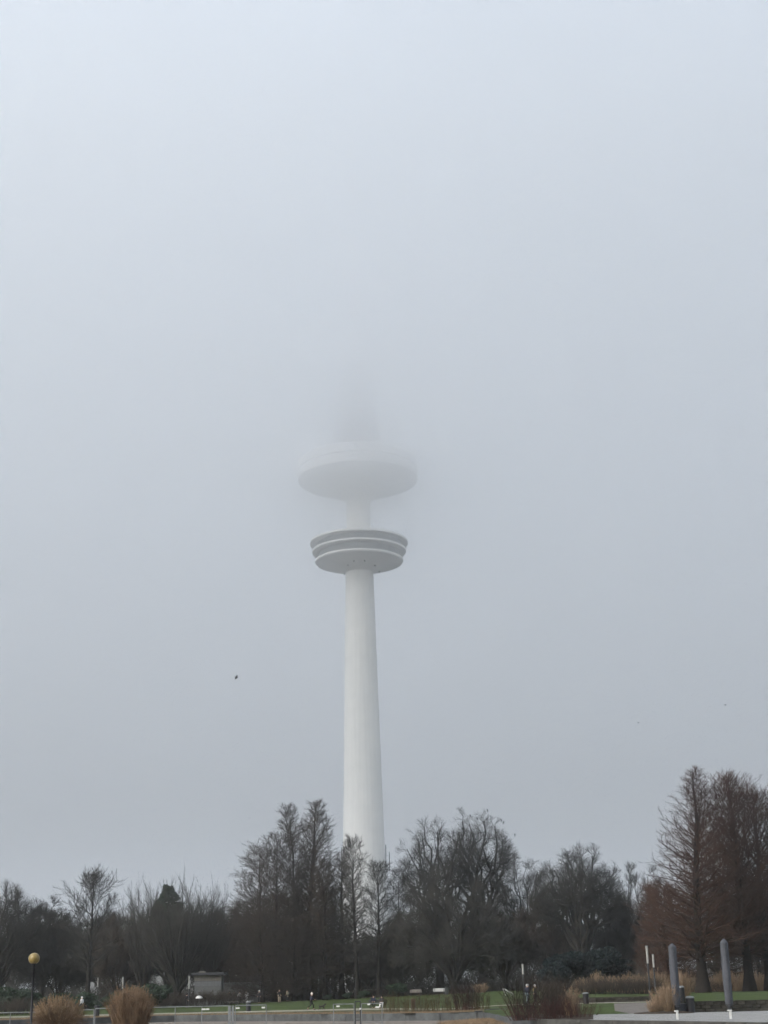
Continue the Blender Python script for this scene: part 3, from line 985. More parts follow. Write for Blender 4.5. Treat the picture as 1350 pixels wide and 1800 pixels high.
low_fill = [broad_tree(13, 14, .35, .08, 16, (8, 6, 5, 6), gnarl=.16, dome=.42, low=.0, cosmin=-.5, twig_r=.018, tw_len=.9), broad_tree(11, 13, .3, .08, 16, (8, 6, 5, 6), gnarl=.18, dome=.42, low=.0, cosmin=-.5, twig_r=.018, tw_len=.9)]
def lowtree(name, label, k, px, D, pyt, wpx, mc, group):
    H0, W0 = ((13, 14), (11, 13))[k]
    return plant_tree(name, label, low_fill[k], px, D, M_bark, mc, group, scale=(wid(wpx, D) / W0, wid(wpx, D) / W0, hgt(px, pyt, D) / H0))
lowtree('beech_tree', 'dense brownish low beech at the right skirt of the dark beech', 0, 890, 234, 1585, 170, M_twigwarm, GO)
lowtree('beech_tree', 'low grey beech at the left skirt of the dark beech', 1, 708, 238, 1606, 110, M_twig, GO)
brd('thin-crowned tree between the rook oak and the dome-shaped oak', 925, 925, 1486, 275, 160, .45, .22, 16, CN, .22, .6, .2, cosmin=-.3)
brd('dome-shaped bare oak with heavy crooked limbs', 1028, 1034, 1470, 254, 190, .95, .22, 32, (7, 6, 5, 5), .32, .55, .24, cosmin=-.35, t1=.4, twig_r=.013, thick=1.05)
brd('bare tree half hidden between the dome-shaped oak and the rusty cypress', 1134, 1130, 1498, 285, 130, .5, .22, 14, CN, .22, .58, .15)
lowtree('oak_tree', 'low crooked oak under the dome-shaped oak', 0, 962, 262, 1562, 130, M_twig, GO)
lowtree('oak_tree', 'low crooked oak right of the dome-shaped oak', 1, 1094, 266, 1570, 120, M_twig, GO)

# --- trees on the left
GL = 'bare trees on the left'
brd('dark broad tree cut by the left edge of the picture', -12, 5, 1538, 205, 225, .6, .12, 18, (8, 6, 5, 5), .2, .5, .04, 'broad_tree', None, GL, cosmin=-.5, twig_r=.016)
brd('ragged tree right of the dark left-edge tree', 72, 72, 1560, 222, 108, .4, .15, 14, CN, .22, .55, .08, 'broad_tree', None, GL, twig_r=.015)
plant_tree('larch_tree', 'open tree with single dark leader and arching limbs behind the grass clumps', conifer_tree(hgt(154, 1540, 196), wid(128, 196), .36, 44, 13, 13, .26, .42, asc=(26, 56), round_top=.35, twig_r=.013, tw_len=.9), 154, 196, M_bark, M_twig, GL)
plant_tree('hornbeam_tree', 'vase-shaped tree of fine upswept twigs left of the kiosk', brush_tree(hgt(310, 1550, 224), wid(180, 224), .6, 70, 18, 16, fan=40, twig_r=.014, tw_len=1.1), 312, 224, M_bark, M_twig, GL)
plant_tree('hornbeam_tree', 'upswept brushy tree behind the left side of the vase-shaped one', brush_tree(hgt(250, 1556, 238), wid(110, 238), .4, 44, 16, 14, fan=36, twig_r=.014, tw_len=1.1), 250, 238, M_bark, M_twig, GL)
plant_tree('hornbeam_tree', 'upswept brushy tree over the kiosk', brush_tree(hgt(362, 1556, 234), wid(120, 234), .4, 48, 16, 14, fan=38, twig_r=.014, tw_len=1.1), 366, 234, M_bark, M_twig, GL)
lowtree('broad_tree', 'low tangled brown tree between the open tree and the vase-shaped tree', 0, 204, 242, 1590, 135, M_twigwarm, GL)
lowtree('broad_tree', 'low tangled brown tree left of the open tree', 1, 100, 212, 1598, 140, M_twigwarm, GL)
lowtree('broad_tree', 'greyish tree between the kiosk and the cypress group', 0, 408, 262, 1584, 125, M_twig, GL)

# --- far trees closing the view (two shared shapes)
GB = 'far trees closing the view'
far_a = broad_tree(15, 16, .4, .08, 18, (8, 6, 4, 4), gnarl=.16, dome=.45, low=.0, cosmin=-.5, twig_r=.026, tw_len=1.1)
far_b = broad_tree(17, 14, .4, .1, 16, (8, 6, 4, 4), gnarl=.18, dome=.5, low=.0, cosmin=-.5, twig_r=.026, tw_len=1.1)
for k, (px, D_, s, lb) in enumerate(((20, 290, 1.0, 'far tree seen through the dark left-edge tree'), (80, 280, .9, 'far tree behind the ragged tree'), (130, 300, .95, 'far tree behind the open tree with the single leader'),
                                     (185, 285, .9, 'far tree behind the low tangled brown tree'), (232, 296, .95, 'far tree in the gap right of the open tree'), (300, 300, 1.05, 'far tree behind the vase-shaped tree'), (350, 290, .95, 'far tree behind the upswept tree over the kiosk'), (392, 310, .95, 'far tree behind the kiosk'),
                                     (450, 300, 1.0, 'far tree behind the left cypresses'), (520, 296, .95, 'far tree behind the tallest cypress trunk'), (565, 290, .8, 'far tree behind the dense brown cypress'), (617, 292, .78, 'far tree behind the slender cypress, left of its trunk'), (648, 300, .7, 'far tree between the two trunks at the tower base'), (684, 288, .85, 'far tree right behind the forked cypress'), (735, 300, 1.0, 'far tree left behind the rook oak'),
                                     (800, 310, 1.1, 'far tree behind the dense beech'), (870, 306, 1.0, 'far tree right behind the rook oak'), (930, 300, .9, 'far tree behind the thin-crowned tree'), (985, 310, .85, 'far tree left behind the dome-shaped oak'),
                                     (1070, 306, .9, 'far tree right behind the dome-shaped oak'), (1115, 296, .9, 'far tree between the dome-shaped oak and the rusty cypress'), (1160, 300, 1.1, 'far tree left of the rusty cypress'), (1260, 280, 1.1, 'far tree behind the rusty cypresses'),
                                     (1345, 270, 1.1, 'far tree at the right edge behind the rusty cypresses'))):
    plant_tree('far_tree', lb, far_a if k % 2 else far_b, px, D_, M_bark, M_twig, GB, scale=s * (1.2 if px < 420 else 1.06))

# --- the thicket under the trees reads as one brown-grey mass
def thicket(name, label, pxs, Ds, hfun, n, material, r=.02):
    px = rng.uniform(pxs[0], pxs[1], n)
    Dd = rng.uniform(Ds[0], Ds[1], n)
    hm = np.array([hfun(q) for q in px]) * (.75 + .25 * np.sin(px * .11) * np.sin(px * .043 + 1)) * (.8 + .2 * np.sin(Dd * .5 + px * .07))
    z0 = hm * rng.random(n) ** 1.8 * .85
    gz = np.array([G(a, b) for a, b in zip(px, Dd)])
    S = np.stack([(px - 693.5) / 2734 * Dd, Dd, gz + z0], 1)
    d = norm(np.stack([rng.normal(0, .6, n), rng.normal(0, .6, n), rng.uniform(.2, 1.2, n)], 1))
    Lh = rng.uniform(.5, 1.7, n)
    V, T_ = spikes(S, S + d * Lh[:, None], r * rng.uniform(.5, 1.3, n))
    B = Builder()
    B.tris(V, T_)
    return tag(link(name, B.mesh(name), material), label, 'undergrowth', kind='stuff')
thicket('undergrowth', 'bare grey-brown undergrowth below the left trees', (-120, 590), (256, 285), lambda q: 6.5 if q < 420 else 5.5, 26000, M_twig, .044)
thicket('undergrowth', 'bare dark undergrowth below the trees right of the tower', (690, 1180), (256, 285), lambda q: 7.0, 24000, M_twig, .046)
thicket('undergrowth', 'brown undergrowth behind the right cypresses', (1120, 1420), (198, 225), lambda q: 5.5, 14000, M_twigwarm, .025)
thicket('undergrowth', 'low bare hedge along the back of the lawn in front of the tower', (560, 720), (262, 275), lambda q: 1.7, 5000, M_twigwarm, .025)

# --- evergreens
D = 252
tm, cm = leafy(hgt(295, 1553, D), 16.0, 9000, .34, 70, seed=4, cone=True)
plant_tree('pine_tree', 'dark conifer top poking out among the upswept trees', (tm, cm), 292, D, M_bark, M_ever, None)
GE = 'dark evergreen shrubs'
yews = [leafy(6.5, 8, 5000, .25, 10, seed=11), leafy(5.5, 7.5, 4500, .25, 9, seed=12)]
for k, (px, D_, s, lb) in enumerate(((985, 200, .8, 'bluish dark yew at the left end of the yew group'), (1018, 204, .95, 'bluish dark yew under the dome-shaped oak'),
                                     (1050, 202, .9, 'bluish dark yew third in the yew group'), (1082, 206, .75, 'bluish dark yew beside the rusty cypress'))):
    plant_tree('yew_shrub', lb, yews[k % 2], px, D_, M_stemdark, M_everblue, GE, cat='shrub', scale=s, stem='stem', crown='foliage')
rho = [leafy(3.6, 5.5, 3000, .2, 9, seed=21), leafy(3.0, 5.0, 2600, .2, 8, seed=22)]
for k, (px, D_, s, lb) in enumerate(((264, 190, .95, 'round green rhododendron right of the taller grass clump'), (205, 196, .8, 'low green rhododendron under the open tree'), (150, 190, .7, 'low green rhododendron behind the left grass clump'),
                                     (60, 188, .85, 'green rhododendron behind the globe lamp'), (10, 186, .95, 'dark green rhododendron at the left edge'), (100, 192, .8, 'green rhododendron right of the globe lamp'),
                                     (700, 218, .6, 'low evergreen hedge bush left of the dark beech'), (610, 222, .35, 'low clipped bush in front of the slender cypress'), (640, 222, .35, 'low clipped bush left of the forked cypress'), (575, 222, .3, 'low clipped bush between two light columns'))):
    plant_tree('evergreen_shrub', lb, rho[k % 2], px, D_, M_stemdark, M_ever, GE, cat='shrub', scale=s, stem='stem', crown='foliage')

# ------------------------------------------------------------------ stems, grasses, shrubs
def blades(n, H, base_r, spread, w, droop=.5, seg=3, hvar=.25):
    """arching flat grass blades -> verts, quads"""
    az = rng.random(n) * 6.283
    rr = base_r * np.sqrt(rng.random(n))
    S = np.stack([rr * np.cos(az), rr * np.sin(az), np.zeros(n)], 1)
    az2 = az + rng.normal(0, .5, n)
    inc = spread * np.clip(rr / base_r + rng.normal(0, .25, n), 0, 1.3)
    d = np.stack([np.sin(inc) * np.cos(az2), np.sin(inc) * np.sin(az2), np.cos(inc)], 1)
    L = H * rng.uniform(1 - hvar, 1.05, n) * (1 - .22 * (rr / base_r) ** 2)
    out = np.stack([np.cos(az2), np.sin(az2), np.zeros(n)], 1)
    pts = np.zeros((n, seg + 1, 3))
    pts[:, 0] = S
    dr = droop * rng.uniform(.3, 1.5, n)
    for k in range(seg):
        d = norm(d + (out * .35 - np.array([0, 0, 1.0])) * (dr * (k / seg) ** 1.5)[:, None])
        pts[:, k + 1] = pts[:, k] + d * (L / seg)[:, None]
    side = norm(np.cross(d, rng.normal(0, 1, (n, 3))))
    ww = w * np.array([1.0] + [1 - .8 * (k + 1) / seg for k in range(seg)])
    V = np.stack([pts - side[:, None] * ww[None, :, None], pts + side[:, None] * ww[None, :, None]], 2)
    base = np.arange(n)[:, None] * (seg + 1) * 2 + np.arange(seg)[None] * 2
    Q = np.stack([base, base + 1, base + 3, base + 2], -1).reshape(-1, 4)
    return V.reshape(-1, 3), Q, pts

def plumes(tips, dirs, L, r, n=14):
    """feathery seed heads: short spikes round each tip"""
    N = len(tips)
    t = rng.random((N, n))
    p = tips[:, None] - dirs[:, None] * (t * L)[..., None]
    d = norm(dirs[:, None] * .8 + rng.normal(0, .55, (N, n, 3)))
    e = p + d * (r * rng.uniform(.6, 1.3, (N, n)))[..., None]
    return spikes(p.reshape(-1, 3), e.reshape(-1, 3), np.full(N * n, .013))

def grass_meshes(H, base_r, spread, n, w=.006, droop=.5, np_=40, pl=.35, pr=.12):
    B = Builder()
    V, Q, pts = blades(n, H, base_r, spread, w, droop)
    B.quads(V, Q)
    bl = B.mesh('blades')
    bl2 = None
    if np_:
        C = Builder()
        V, Q, pts = blades(np_, H * 1.08, base_r * .8, spread * .8, w * .8, droop * .3)
        C.quads(V, Q)
        V, T_ = plumes(pts[:, -1], norm(pts[:, -1] - pts[:, -2]), pl, pr)
        C.tris(V, T_)
        bl2 = C.mesh('plumes')
    return bl, bl2

def put_grass(name, label, meshes, px, D, mb, mp, group, scale=1.0, rz=None, z=None):
    loc = P(px, D, -.02)
    if z is not None: loc.z = z
    o = empty(name, loc, random.uniform(0, 6.28) if rz is None else rz, label, 'grass', group)
    o.scale = (scale, scale, scale) if not hasattr(scale, '__len__') else scale
    c = link('blades', meshes[0], mb, o)
    c['kind'] = 'stuff'
    if meshes[1] is not None:
        c = link('plumes', meshes[1], mp, o)
        c['kind'] = 'stuff'
    return o

# two big clumps on the near bank
GG = 'ornamental grass clumps on the near bank'
g1 = grass_meshes(1.72, .5, .58, 2400, .009, .8, 450, .35, .09)
g2 = grass_meshes(2.05, .62, .30, 2600, .008, .35, 380, .3, .07)
o = put_grass('grass_clump', 'drooping rust-brown grass clump beside the globe lamp', g1, 104, 70, M_rust, M_tan, GG)
V, Q, _ = blades(260, 1.25, .5, .9, .012, 1.3)
B = Builder(); B.quads(V, Q)
link('straw_blades', B.mesh('straw_blades'), M_straw, o)['kind'] = 'stuff'
put_grass('grass_clump', 'taller upright orange-brown grass clump right of the drooping one', g2, 231, 70, M_rust, M_rust, GG)

# pampas and dry perennials on the right terrace
GP = 'dry pale grasses along the right lawn'
pm = [grass_meshes(2.0, .4, .38, 320, .012, .5, 46, .5, .2), grass_meshes(1.7, .45, .45, 320, .012, .6, 40, .45, .18), grass_meshes(2.35, .36, .32, 320, .012, .4, 46, .55, .2)]
spots = [(1016, 178, .75), (1030, 186, 1.05), (1052, 188, 1.0), (1072, 190, .9), (1092, 180, 1.15), (1106, 176, .95), (1121, 186, 1.0), (1139, 184, 1.1), (1152, 178, 1.15), (1168, 180, 1.1), (1184, 184, 1.05),
         (1200, 186, 1.1), (1214, 182, 1.05), (1256, 184, 1.0), (1268, 176, .95), (1284, 186, 1.1), (1298, 180, 1.0), (1312, 186, 1.05), (1334, 182, 1.0), (1347, 178, 1.05)]
words = ['first', 'second', 'third', 'fourth', 'fifth', 'sixth', 'seventh', 'eighth', 'ninth', 'tenth', 'eleventh', 'twelfth', 'thirteenth', 'fourteenth', 'fifteenth', 'sixteenth', 'seventeenth', 'eighteenth', 'nineteenth', 'last']
for k, (px, D_, s) in enumerate(spots):
    put_grass('pampas_grass', f'dry plumed grass behind the right lawn, {words[k]} from the left', pm[k % 3], px, D_, M_tan, M_plume, GP, scale=s)
put_grass('pampas_grass', 'pale plumed grass among the red-stemmed shrubs', pm[0], 1002, 96, M_tan, M_plume, GP, scale=.8)
put_grass('pampas_grass', 'pale dry grass tuft at the foot of the dark beech', pm[1], 846, 215, M_tan, M_plume, GP, scale=(1.3, 1.3, .75))
near = [(1156, 97.0, .55, 'low tan grass left in the corner bed by the wrapped column'), (1166, 98.0, .95, 'plumed tan grass behind the left wrapped column'), (1174, 96.6, .75, 'tan grass touching the left wrapped column'),
        (1198, 104, .95, 'plumed tan grass right behind the left wrapped column'), (1146, 96.8, .5, 'small tan grass at the left tip of the corner bed')]
for k, (px, D_, s, lb) in enumerate(near):
    put_grass('pampas_grass', lb, pm[k % 3], px, D_, M_tan, M_plume, GP, scale=s)
a_ = P(1164, 96.9)
o = MB().lathe([(1.9, -.05), (1.85, .06), (1.2, .12), (.01, .14)], 20).build('corner_bed', M_earth, None, (a_.x, a_.y, 0))
tag(o, 'dark soil bed of the corner grasses', 'bed', kind='structure')

def stem_shrub(n, H, base_r, spread, r0, nb=4, ntw=4, tw=.3):
    az = rng.random(n) * 6.283
    rr = base_r * np.sqrt(rng.random(n))
    S = np.stack([rr * np.cos(az), rr * np.sin(az), np.zeros(n)], 1)
    inc = spread * np.clip(rr / base_r + rng.normal(0, .2, n), 0, 1.2)
    d = np.stack([np.sin(inc) * np.cos(az), np.sin(inc) * np.sin(az), np.cos(inc)], 1)
    L = H * rng.uniform(.55, 1.05, n)
    pts = polylines(S, d, L, 4, up=.15, wig=.06)
    rad = taper(np.full(n, r0), np.full(n, r0 * .35), 5)
    B = Builder()
    lev(B, pts, rad, 4)
    m1 = B.mesh('stems')
    C = Builder()
    p, tg, r, tt, par = sample(pts, rad, nb, .25, .98)
    d = deflect(tg, np.radians(rng.uniform(15, 45, len(p))))
    Lc = H * .28 * rng.uniform(.5, 1.2, len(p))
    p2 = polylines(p, d, Lc, 2, up=.2, wig=.08)
    r2 = taper(np.full(len(p), r0 * .4), np.full(len(p), r0 * .2), 3)
    lev(C, p2, r2, 3)
    if ntw:
        p, tg, r, tt, par = sample(p2, r2, ntw, .1, 1)
        d = deflect(tg, np.radians(rng.uniform(15, 50, len(p))))
        V, T_ = spikes(p, p + d * (tw * rng.uniform(.5, 1.2, len(p)))[:, None], np.full(len(p), r0 * .28))
        C.tris(V, T_)
    return m1, C.mesh('twigs')

def put_shrub(name, label, meshes, px, D, ms, mt, group, scale=1.0, z=None):
    loc = P(px, D, -.03)
    if z is not None: loc.z = z
    o = empty(name, loc, random.uniform(0, 6.28), label, 'shrub', group)
    o.scale = (scale, scale, scale) if not hasattr(scale, '__len__') else scale
    for nm, me, m in (('stems', meshes[0], ms), ('twigs', meshes[1], mt)):
        c = link(nm, me, m, o)
        c['kind'] = 'stuff'
    return o

GS = 'red-stemmed shrubs by the plaza'
s_tall = stem_shrub(46, 2.5, .35, .55, .018, 3, 3)
s_red = [stem_shrub(44, 1.3, .75, .6, .012, 3, 3, .22), stem_shrub(48, 1.0, .85, .65, .012, 3, 3, .2)]
s_round = stem_shrub(60, 2.3, .35, .5, .016, 7, 10, .3)
put_shrub('dogwood_shrub', 'tall dark shrub with long leaning bare stems at the left of the bed', s_tall, 915, 87.5, M_stemdark, M_stemdark, GS)
put_shrub('dogwood_shrub', 'second tall dark-stemmed shrub in the bed', s_tall, 934, 90, M_stemdark, M_stem, GS, .8)
put_shrub('dogwood_shrub', 'round twiggy brown shrub in the middle of the bed', s_round, 966, 96, M_stemdark, M_twigwarm, GS, 1.0)
put_shrub('dogwood_shrub', 'round twiggy shrub left of the pale plumed grass', s_round, 985, 99, M_stemdark, M_twigwarm, GS, .85)
for k, (px, D_, s, lb) in enumerate(((918, 86, 1.0, 'low red-stemmed shrub at the left tip of the bed'), (942, 86.3, .95, 'low red-stemmed shrub second from the left'), (965, 87.2, 1.0, 'low red-stemmed shrub third from the left'),
                                     (990, 88, 1.05, 'low red-stemmed shrub in front of the pale plumed grass'), (1012, 90, 1.0, 'low red-stemmed shrub at the right end of the bed'), (1028, 96, .8, 'low brown shrub beside the black bin'))):
    put_shrub('dogwood_shrub', lb, s_red[k % 2], px, D_, M_stem, M_stem, GS, s)

GW = 'thin upright stems along the lawn edge'
s_wil = [stem_shrub(46, 1.7, .7, .16, .014, 3, 2, .25), stem_shrub(40, 1.5, .8, .22, .014, 3, 3, .25), stem_shrub(70, 1.9, .6, .3, .014, 4, 4, .28)]
for k, (px, D_, s, lb) in enumerate(((688, 132, .95, 'leftmost clump of thin stems right of the seated couple'), (706, 131, .9, 'thin stem clump left of the brown bin'), (722, 130, .85, 'thin stem clump in front of the brown bin'), (738, 129, .95, 'olive stem clump right of the brown bin'),
                                     (757, 129, .85, 'thin stem clump below the white bench'), (776, 128, .95, 'dark stem clump right below the white bench'), (795, 128, .9, 'thin stem clump in the middle of the lawn edge'), (812, 127, 1.0, 'reddish dense stem clump left of the pillar'),
                                     (829, 126, 1.1, 'tall dark stem clump behind the pillar'), (846, 126, .95, 'last stem clump right of the pillar'))):
    put_shrub('willow_shrub', lb, s_wil[2 if k in (7, 8) else k % 2], px, D_, M_stemolive if k not in (7,) else M_stem, M_stemdark if k % 3 else M_stemolive, GW, s)

GH = 'brown winter perennials'
hyd = stem_shrub(90, 1.5, 1.2, .5, .012, 6, 7, .3)
for k, (px, D_, s, lb) in enumerate(((1040, 176, 1.1, 'brown hydrangea bush behind the low stone wall, left end'), (1060, 174, 1.1, 'brown hydrangea bush left below the plumed grasses'), (1082, 173, 1.1, 'brown hydrangea bush below the tall plume'), (1118, 173, 1.15, 'dark brown hydrangea bush left of the light columns'),
                                     (1132, 174, 1.1, 'dark brown hydrangea bush behind the light columns'), (1225, 178, .9, 'brown hydrangea bush behind the near rusty cypress'), (1268, 172, .7, 'grey brown bush between the cypress trunk and right column'),
                                     (330, 205, 1.1, 'rusty perennial clump left of the white parasol'), (365, 208, 1.2, 'rusty perennial clump under the kiosk'), (388, 210, 1.2, 'rusty perennial clump right of the kiosk'), (412, 212, 1.1, 'rusty perennial clump near the far visitors'), (300, 203, 1.1, 'rusty perennial clump at the left of the kiosk bed'),
                                     (275, 200, 1.0, 'rusty perennial clump by the rhododendron'), (20, 172, 1.1, 'brown perennial clump at the left edge of the lawn'), (45, 176, 1.1, 'brown perennial clump behind the globe lamp post'))):
    put_shrub('perennial_clump', lb, hyd, px, D_, M_stemdark, M_twigwarm if k < 7 else M_twigred, GH, (s * 1.2, s * 1.2, s))

# dead grass fringes (uncountable)
def fringe(name, label, pts, n, H, w, material):
    pts = np.array(pts)
    k = rng.integers(0, len(pts), n)
    S = pts[k] + rng.normal(0, .25, (n, 3)) * np.array([1, 1, 0])
    V, Q, _ = blades(n, H, .01, .9, w, .8)
    V = V.reshape(n, 4, 2, 3) + (S - np.array([0, 0, 0]))[:, None, None, :]
    B = Builder()
    B.quads(V.reshape(-1, 3), Q)
    o = link(name, B.mesh(name), material)
    return tag(o, label, 'grass', kind='stuff')
fringe('verge_grass', 'dead brown grass hanging over the basin wall', [tuple(P(px, shore(px) + dd)) for px in np.arange(-100, 838, 1.2) for dd in (.25, .8, 1.6)], 9000, .22, .01, M_tan)
fringe('bank_grass', 'dead brown grass on the bank in the basin', [(ux(px) * D_, D_, -.55 + .22 * smooth(px, 750, 880) * math.sin(math.pi * (D_ - 92) / 24) ** .7) for px in np.arange(775, 915, 1.5) for D_ in np.arange(94, 113, 1.2)], 5500, .25, .01, M_tan)

# ------------------------------------------------------------------ street furniture
def globe_lamp():
    D_ = 65.0
    g = at(60, 1685, D_)
    r_ = empty('globe_lamp', (g.x, g.y, 0), 0, 'black lamp post with a yellowed glass globe at the left edge', 'lamp')
    MB().lathe([(.09, 0), (.09, .5), (.055, .55), (.045, g.z - .32), (.06, g.z - .3), (.06, g.z - .24)], 14).build('post', M_black, r_, smooth_=True)
    MB().lathe([(.07, g.z - .26), (.12, g.z - .22), (.12, g.z - .19)], 14).build('collar', M_black, r_)
    MB().ell((0, 0, g.z), (.235, .235, .235), 28, 18).build('globe', M_globe, r_, smooth_=True)
globe_lamp()

def light_column(label, px, D, py_top, white=.34, py_base=None, r=.075):
    b = P(px, D)
    H = hgt(px, py_top, D)
    o = empty('light_column', b, 0, label, 'lamp', 'slim light columns in the park')
    MB().lathe([(r * 1.5, 0), (r * 1.5, .06), (r * .9, .1), (r * .9, H * (1 - white))], 12).build('post', M_darksteel, o)
    MB().lathe([(r * 1.1, H * (1 - white)), (r * 1.1, H - .06)], 14).build('lamp_tube', M_lampwhite, o, smooth_=False)
    MB().lathe([(r * 1.25, H - .06), (r * 1.25, H)], 14).build('cap', M_steel, o)
light_column('tall light column left of the wrapped columns, nearer of two', 1142, 112, 1662, .28, r=.075)
light_column('slightly lower light column just right of the tall one', 1152, 128, 1677, .27, r=.075)
light_column('light column beside the standing white-haired visitor', 921, 137, 1694, .26, r=.08)
light_column('light column right of the woman with the dog', 560, 236, 1717, .3, r=.085)
light_column('light column second right of the woman with the dog', 581, 238, 1718, .3, r=.085)
light_column('light column left of the kiosk', 332, 200, 1715, .42, r=.1)
light_column('light column above the taller grass clump', 215, 192, 1717, .36, r=.085)
light_column('faint light column behind the open tree', 171, 198, 1718, .3, r=.07)

def wrapped_column(label, px, py_top, D):
    b = P(px, D)
    b.z = .02
    H = top_z(px, py_top, D) - .02
    o = empty('wrapped_column', b, 0, label, 'column', 'tarpaulin-wrapped columns on the plaza')
    m = MB()
    prof = [(.15, .32), (.20, .36), (.235, .55), (.25, 1.2), (.255, H * .5), (.25, H * .8), (.245, H - .3), (.25, H - .22), (.13, H - .09), (.02, H)]
    seg = 20
    vs_, fs_ = [], []
    for i, (r, z) in enumerate(prof):
        for k in range(seg):
            a = 2 * math.pi * k / seg
            rr = r * (1 + (.05 * math.sin(3 * a + z * 2.1) + .03 * math.sin(7 * a + z * 5) if 0 < i < len(prof) - 1 else 0))
            vs_.append((rr * math.cos(a), rr * math.sin(a), z))
    for i in range(len(prof) - 1):
        for k in range(seg):
            fs_.append((i * seg + k, i * seg + (k + 1) % seg, (i + 1) * seg + (k + 1) % seg, (i + 1) * seg + k))
    m.add(vs_, fs_)
    m.build('cover', M_cover, o, smooth_=True)
    MB().lathe([(.24, .4), (.25, .42), (.25, .45), (.24, .47)], 18, caps=False).build('tie_strap', M_darksteel, o)
    for zs in (H * .36, H * .68):
        MB().lathe([(.262, zs), (.272, zs + .012), (.272, zs + .038), (.262, zs + .05)], 18, caps=False).build('tie_strap', M_cover, o)
    MB().tube([(.03, -.262, .55), (.05, -.272, H * .5), (.03, -.262, H - .32)], .012, 5).build('seam', M_darksteel, o)
    for q in range(4):
        MB().lathe([(.022, .05), (.022, .085)], 6).build('bolt', M_steel, o, (.25 * math.cos(q * 1.571 + .6), .25 * math.sin(q * 1.571 + .6), 0))
    MB().lathe([(.11, .04), (.11, .4)], 12).build('post', M_darksteel, o)
    MB().lathe([(.3, 0), (.3, .05), (.2, .07)], 16).build('foot_plate', M_darkconc, o)
wrapped_column('left grey wrapped column with pointed top on the plaza', 1187, 1658, 96.5)
wrapped_column('right grey wrapped column with pointed top on the plaza', 1279, 1650, 96.8)

def marker_post(label, px, D):
    b = P(px, D, .012)
    o = empty('marker_post', b, .2, label, 'post', 'small white posts on the plaza')
    MB().box((0, 0, .19), (.1, .09, .38), bev=.01).build('post', M_whitepaint, o)
    MB().box((-.04, 0, .4), (.2, .1, .07), bev=.01).build('head', M_whitepaint, o)
marker_post('small white post in front of the left wrapped column', 1187, 78)
marker_post('small white post in front of the right wrapped column', 1280, 76.5)

def bin_(label, px, D, h=.95, r=.25, m=M_black, lid=M_steel, z=None):
    b = P(px, D, .0)
    if z is not None: b.z = z
    o = empty('litter_bin', b, 0, label, 'bin', 'litter bins')
    MB().lathe([(r * .92, .03), (r, .08), (r, h * .86), (r * .94, h * .88)], 20).build('body', m, o)
    MB().lathe([(r * 1.05, h * .86), (r * 1.05, h * .92), (r * .7, h * .985), (r * .05, h)], 20).build('lid', lid, o)
    MB().lathe([(r * .8, 0), (r * .8, .05)], 16).build('base', M_darkconc, o)
bin_('black round bin right of the left wrapped column', 1211, 97.2, 1.0, .27, M_black)
bin_('black bin half hidden behind the left wrapped column', 1196, 101.5, 1.0, .25, M_black)
bin_('dark bin with pale lid at the left end of the low stone wall', 1029, 135, .95, .27, M_black)
bin_('brown steel bin among the thin stems', 726, 152, .95, .22, M_brownbin, M_brownbin)
bin_('dark bin beside the white bench', 785, 214, 1.0, .26, M_darksteel, M_darksteel)
bin_('dark bin on the lawn left of the woman with the dog', 437, 160, 1.0, .26, M_darksteel, M_steel)
bin_('dark bin between the two grass clumps', 171, 150, 1.0, .26, M_black, M_black)
b = P(1197, 97.5, .012)
o = empty('utility_box', b, 0, 'small blue-grey utility box between column and black bin', 'box')
MB().box((0, 0, .27), (.36, .3, .5), bev=.02).build('body', M_cover, o)
MB().box((0, 0, .535), (.42, .36, .03), bev=.01).build('lid', M_steel, o)
MB().box((.1, -.155, .3), (.04, .015, .1)).build('handle', M_darksteel, o)

def bench(label, px, D, m, L=1.5, rz=0.0, back=True, z=None):
    b = P(px, D)
    if z is not None: b.z = z
    o = empty('park_bench', b, rz, label, 'bench', 'park benches')
    for k in range(3):
        MB().box((0, -.18 + .15 * k, .45), (L, .12, .04), bev=.008).build('seat_slat', m, o)
    if back:
        for k in range(3):
            MB().box((0, .27 + .03 * k, .56 + .13 * k), (L, .03, .1), bev=.006).build('back_slat', m, o)
    for s in (-1, 1):
        leg = MB().box((s * L * .4, -.18, .215), (.05, .05, .43)).box((s * L * .4, .2, .43), (.05, .05, .86))
        leg.box((s * L * .4, .0, .4), (.045, .4, .05))
        leg.build('leg_frame', M_darksteel, o)
    return o
bench('bright white bench at the far edge of the lawn', 772, 216, M_whitepaint, 1.6)
bench('weathered grey bench left of the white bench', 731, 216, M_greywood, 1.6)
bench('pale backless bench near the far visitors', 409, 203, M_greywood, 1.5, back=False)
bench('pale backless bench right of the far visitors', 436, 208, M_greywood, 1.4, back=False)
cb = bench('dark bench of the seated couple at the lawn edge', 663.5, 158, M_darksteel, 1.9)

# white slanted garden lounger
b = P(893, 190)
o = empty('garden_lounger', b, .35, 'white slatted garden lounger tilted beside the dark beech', 'chair')
for k in range(4):
    MB().box((.0, -.27 + .18 * k, .5), (1.25, .12, .03), rot=Matrix.Rotation(math.radians(28), 3, 'Y')).build('slat', M_whitepaint, o)
for s in (-1, 1):
    MB().tube([(-.55, s * .3, .78), (-.2, s * .3, 0)], .03).build('leg', M_whitepaint, o)
    MB().tube([(.5, s * .3, .24), (.55, s * .3, 0)], .03).build('leg', M_whitepaint, o)

